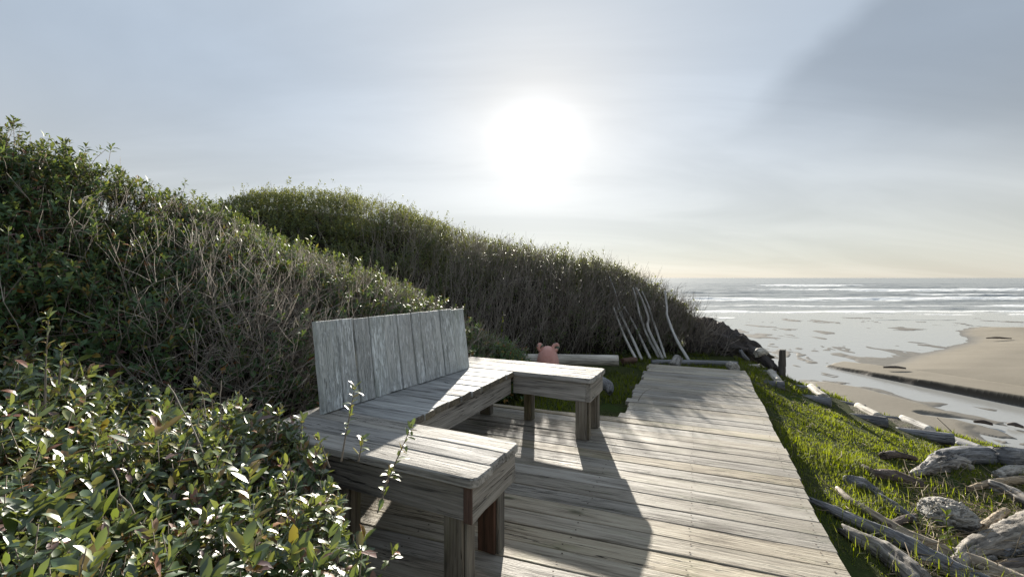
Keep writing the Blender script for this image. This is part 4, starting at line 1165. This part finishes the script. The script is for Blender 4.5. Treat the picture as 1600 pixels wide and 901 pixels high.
# two tall leafy shoots in front of the bench and a few above the canopy
def sprig(pts, Y, npair, Ls, tint):
    Q = resample(np.array([at_y(x, y, Y) for x, y in pts]), npair); d = nrm(np.gradient(Q, axis=0))
    return Q, d
spr = [([(533, 720), (540, 680), (548, 640), (553, 612)], 1.55), ([(596, 770), (612, 735), (628, 700), (640, 672)], 1.5), ([(470, 700), (472, 660)], 1.6), ([(590, 800), (600, 770), (607, 745)], 1.4),
       ([(70, 640), (72, 560), (76, 500)], 1.5), ([(92, 600), (97, 548)], 1.6), ([(560, 720), (566, 690)], 1.6), ([(515, 730), (500, 690)], 1.6), ([(430, 690), (436, 650)], 1.7), ([(600, 890), (612, 868)], 1.35)]
ex = []; stem_pts = []
for pts, Yd in spr:
    nl = max(4, int(abs(pts[0][1]-pts[-1][1])/9))
    Q, d = sprig(pts, Yd, nl, .03, 0); stem_pts.append(np.array([at_y(x, y, Yd) for x, y in pts]))
    a, b, c, l = shoots(Q[nl//3:], d[nl//3:], 2, rs.uniform(.034, .054, len(Q[nl//3:])), 1.1, .004); ex.append((a, b, c, l))
    a, b, c, l = shoots(Q[-1:], d[-1:], 5, np.array([.046]), .9, .004); ex.append((a, b, c, l))
lp2, la2, lu2, ll2 = [np.concatenate([q[i] for q in ex]) for i in range(4)]
lp, la, lu, ll = np.concatenate([lp, lp2]), np.concatenate([la, la2]), np.concatenate([lu, lu2]), np.concatenate([ll, ll2])
lt = np.concatenate([lt, np.clip(rs.uniform(.4, .95, len(lp2)), 0, 1)])
vis = np.concatenate([np.repeat(np.where(layer > -.03, 1, .15), 8), np.ones(len(lp2))])
split_leaves(lp, la, lu, ll, lt, frame_score(lp, ll, vis), 300, .44, shrub, M['leaf'])
bt = Batch()
L0 = rs.uniform(.14, .30, n)
V, T = tubes(bent(Bs - D*L0[:, None], D, L0+.08, 4, rs.uniform(-.15, .15, n), rs), np.linspace(.0026, .0013, 4)[None]*np.ones((n, 1)))
bt.add(V, T, np.repeat(rs.uniform(0, .5, n), 12))
m = 420; j = rs.integers(0, n, m); tips = Bs[j]-D[j]*.12
root = np.stack([tips[:, 0]*.9-.12+rs.normal(0, .12, m), tips[:, 1]*.9+.15+rs.normal(0, .1, m), np.full(m, -.12)], 1)
t = np.linspace(0, 1, 6)[None, :, None]
S = root[:, None]*(1-t) + tips[:, None]*t + rs.normal(0, .018, (m, 6, 3))*np.sin(t*3.14)
V, T = tubes(S, np.linspace(.006, .0025, 6)[None]*np.ones((m, 1)), 4); bt.add(V, T, np.repeat(rs.uniform(0, .45, m), 24))
o = link('twigs', bt.mesh('twigs', M['twig']), shrub); o.matrix_parent_inverse = inv; o['kind'] = 'stuff'
for pts in stem_pts:
    Q = resample(pts, 8); V, T = tubes(Q[None], np.linspace(.0034, .0014, 8)[None], 5)
    o = link('stem', mesh_np('stem', V, T, np.full(len(V), .25), mat=M['twig']), shrub); o.matrix_parent_inverse = inv
for pts, Yd, r0 in (([(268, 905), (235, 850), (205, 795), (172, 728)], 1.15, .0030), ([(340, 780), (322, 720), (298, 660), (262, 598)], 1.45, .0027), ([(345, 690), (346, 595)], 1.75, .0024), ([(455, 853), (520, 856), (592, 863)], 1.25, .0016), ([(325, 672), (318, 620)], 1.75, .0024), ([(100, 620), (128, 570)], 1.6, .0024)):
    Q = resample(np.array([at_y(x, y, Yd) for x, y in pts]), 10); Q += rs.normal(0, .0025, Q.shape); V, T = tubes(Q[None], np.linspace(r0, r0*.55, 10)[None], 6)
    o = link('stem', mesh_np('stem', V, T, np.full(len(V), .5), mat=M['twig']), shrub); o.matrix_parent_inverse = inv

# ------------------------------------------------------------------ grass
rs = np.random.default_rng(51)
def blades(X, Y, L, W, tint, flop=.5):
    n = len(X); z = gz(X, Y)
    B = np.stack([X, Y, z-.008], 1)
    a = rs.uniform(0, 6.28, n); lean_ = rs.uniform(.15, 1, n)*flop
    Dh = np.stack([np.cos(a), np.sin(a), 0*a], 1); S = np.stack([-np.sin(a), np.cos(a), 0*a], 1)*(W*.5)[:, None]
    m1 = B + Dh*(L*lean_*.35)[:, None] + np.array([0, 0, 1])*(L*.6)[:, None]
    tp = B + Dh*(L*lean_*1.05)[:, None] + np.array([0, 0, 1])*(L*(1-.35*lean_))[:, None]
    V = np.stack([B-S, B+S, m1-S*.8, m1+S*.8, tp], 1)
    T = np.array([[0, 1, 3], [0, 3, 2], [2, 3, 4]])
    return V.reshape(-1, 3), (T[None]+(np.arange(n)*5)[:, None, None]).reshape(-1, 3), np.repeat(tint, 5)
gb = Batch()
n = 190000
X, Y = rs.uniform(1.0, 8.5, n), rs.uniform(.9, 8.3, n)
d = (X-redge(Y))*.918; e = Y-np.interp(X, EDGE_X, EDGE_Y)
cl = fbm(X*2.2, Y*2.2, 4, 4); inst = np.zeros(n, bool)
for (rf, rn_, nl, nr_, fl, fr, z) in steps:
    A, B2, A2 = at_z(*nl, z), at_z(*rf, z), at_z(*fl, z); Bn = at_z(*rn_, z)
    inst |= poly_sd(X, Y, [A[:2], Bn[:2], B2[:2], A2[:2]]) < .085
xi = HX+X/Y*F
drk = (xi > 1400) & (Y < 3.9)                                # the litter among the driftwood is thin in grass
k = (d > -.02) & (e < .5) & (cl > np.where(e > .05, .50, .385)) & ~inst & (rs.uniform(0, 1, n) < np.where(drk, .22, np.clip(1.35-Y*.09, .4, 1)))
X, Y, cl, d = X[k], Y[k], cl[k], d[k]
hc = fbm(X*.9+7, Y*.9, 2, 3)
L = (.015 + .042*np.clip((cl-.36)*3, 0, 1)*rs.uniform(.5, 1.3, len(X)))*np.where(hc > .55, 1.3, .85)
L = L*np.where(rs.uniform(0, 1, len(X)) < .08, 1.7, 1)*np.clip(.55+1.0*fbm(X*5, Y*5, 8, 2), .6, 1.4)
tint = np.clip(.28 + .55*(fbm(X*1.6, Y*1.6, 9, 3)) + rs.normal(0, .16, len(X)), 0, 1)
V, T, tn = blades(X, Y, L, rs.uniform(.0035, .0065, len(X))*np.clip(Y/3.2, .8, 1.8), tint, .9)
gb.add(V, T, tn)
# shaded grass between bench, hill and boardwalk
n = 52000
X, Y = rs.uniform(-.9, 4.4, n), rs.uniform(3.95, 8.0, n)
d = (X-redge(Y))*.918; lw = d < -1.27
k = (lw & (X > -.6) | ((Y > 6.0) & (d < 1.2) & (X > 2.3))) & (fbm(X*2, Y*2, 6, 4) > .40)
k &= ~((Y < 4.15+(.9-X)*.1) & lw & (d < -1.27) & (Y < 3.93+.43*(1-X)*.5))
X, Y = X[k], Y[k]
V, T, tn = blades(X, Y, rs.uniform(.03, .10, len(X)), rs.uniform(.004, .007, len(X))*1.5, np.clip(rs.normal(.4, .2, len(X)), 0, 1), .9)
gb.add(V, T, tn)
gr = link('grass', gb.mesh('grass', M['grass'])); tag(gr, 'green grass on the bank and round the boardwalk', 'grass', kind='stuff')
# taller blades among the driftwood
tg = Batch(); cen = [(1385, 880), (1400, 895), (1430, 880), (1355, 870), (1470, 890), (1500, 880), (1420, 770), (1450, 760), (1410, 745), (1480, 770), (1520, 745), (1560, 735), (1440, 800), (1590, 745), (1535, 790), (1370, 850), (1480, 905), (1540, 905)]
for (x, y) in cen:
    p = gp(x, y); m = 26
    X, Y = p[0]+rs.normal(0, .09, m), p[1]+rs.normal(0, .09, m)
    V, T, tn = blades(X, Y, rs.uniform(.05, .16, m), rs.uniform(.003, .0055, m), np.clip(rs.normal(.5, .18, m), 0, .9), .6); tg.add(V, T, tn)
o = link('tall_grass', tg.mesh('tall_grass', M['grass'])); tag(o, 'taller grass tufts among the driftwood', 'grass', kind='stuff')
# litter of dry sticks and straw
lb = Batch(); n = 2600
cx = rs.uniform(1400, 1640, n); cy = rs.uniform(745, 905, n)
Px = []
for a, b in zip(cx[:900], cy[:900]):
    Px.append(gp(a, b, .0))
P = np.array(Px); n = len(P); a = rs.uniform(0, 6.28, n); D = np.stack([np.cos(a), np.sin(a), rs.normal(.08, .16, n)], 1)
L = rs.uniform(.05, .24, n)
S = bent(P+np.array([0, 0, .02]), nrm(D), L, 4, rs.normal(0, .3, n), rs)
V, T = tubes(S, rs.uniform(.0012, .0035, (n, 1))*np.ones((1, 4))); lb.add(V, T, np.repeat(rs.uniform(0, 1, n), 12))
n = 900; X, Y = rs.uniform(1.6, 7.8, n), rs.uniform(1.6, 7.2, n); d = (X-redge(Y))*.918; k = (d > .05) & (Y < np.interp(X, EDGE_X, EDGE_Y)+.3); X, Y = X[k], Y[k]; n = len(X)
a = rs.uniform(0, 6.28, n); D = nrm(np.stack([np.cos(a), np.sin(a), rs.normal(.05, .2, n)], 1))
S = bent(np.stack([X, Y, gz(X, Y)+.03], 1), D, rs.uniform(.04, .16, n), 4, rs.normal(0, .3, n), rs)
V, T = tubes(S, rs.uniform(.001, .003, (n, 1))*np.ones((1, 4))); lb.add(V, T, np.repeat(rs.uniform(.2, 1, n), 12))
o = link('dry_litter', lb.mesh('dry_litter', M['straw'])); tag(o, 'dry sticks and straw scattered among the driftwood', 'litter', kind='stuff')

# ------------------------------------------------------------------ small things on the deck and in the grass
P = np.array([at_z(997, 626, .01), at_z(1001, 619, .06), at_z(1008, 611, .10), at_z(1020, 606, .07), at_z(1029, 606, .02)])
V, T = tubes(resample(P, 14)[None], np.linspace(.003, .0014, 14)[None], 5)
tag(link('dry_stem', mesh_np('dry_stem', V, T, np.full(len(V), .1), mat=M['twig'])), 'thin curved dark stem arching over the boardwalk planks', 'stem')
def weed(name, label, pts, Yd, n, Lr, tint):
    Q = resample(np.array([at_y(x, y, Yd) for x, y in pts]), n); d = nrm(np.gradient(Q, axis=0))
    root = empty(name, tuple(Q[0])); tag(root, label, 'plant')
    V, T = tubes((Q-Q[0])[None], np.linspace(.0035, .0015, n)[None], 5)
    link('stem', mesh_np('stem', V, T, np.full(len(V), .5), mat=M['grass']), root)
    a, b, c, l = shoots(Q[n//4:]-Q[0], d[n//4:], 2, np.random.default_rng(n).uniform(*Lr, n-n//4), .8, .01)
    V, T, k = leaves(a, b, c, l, l*.28, .2, .4)
    o = link('leaves', mesh_np('leaves', V, T, np.full(len(V), tint), mat=M['grass']), root); o['kind'] = 'stuff'
p = gp(1502, 890)
weed('weed', 'tall green weed standing up between the driftwood logs', [(1500, 892), (1490, 862), (1481, 835), (1478, 806)], p[1], 10, (.05, .10), .6)
weed('weed', 'single yellow-green grass stalk behind the right end of the backrest', [(783, 540), (784, 515), (786, 492)], 5.6, 8, (.05, .09), .8)
P = np.array([at_y(1464, 652, 6.5), at_y(1483, 670, 6.4), at_y(1500, 688, 6.3), at_y(1506, 697, 6.25)])
V, T = tubes(resample(P, 10)[None], np.linspace(.004, .008, 10)[None], 5)
tag(link('bare_stick', mesh_np('bare_stick', V, T, np.full(len(V), .05), mat=M['twig'])), 'thin bare stick slanting up behind the lowest log step', 'stick')

# nail heads on the deck planks
nv, nt = [], []
for off in (-.06, -.62, -1.15, -1.85):
    for k in range(n_pl):
        if k < k_deck and off not in (-.06, -1.15): continue
        s0 = rr - Wd*pitch*(k+.5); ang = R(-23.2 if k < k_deck else -22.6 + min((k-k_deck)*.22, 3.2)); ax = np.array([math.cos(ang), math.sin(ang)])
        for q in (-.032, .034):
            c = s0 + ax*(off + rng.normal(0, .008)) + Wd*q
            b0 = len(nv); rad = .0048
            nv += [(c[0]+rad*math.cos(a), c[1]+rad*math.sin(a), .0045) for a in np.linspace(0, 2*math.pi, 6, endpoint=False)]
            nt += [(b0, b0+i, b0+i+1) for i in range(1, 5)]
t_ = NT('rusty_nail'); t_.set((.055, .035, .025), .8, .3)
o = link('nail_heads', mesh_np('nail_heads', np.array(nv), np.array(nt), mat=t_.m), deck); o.matrix_parent_inverse = Matrix.Translation(deck.location).inverted(); o['kind'] = 'stuff'
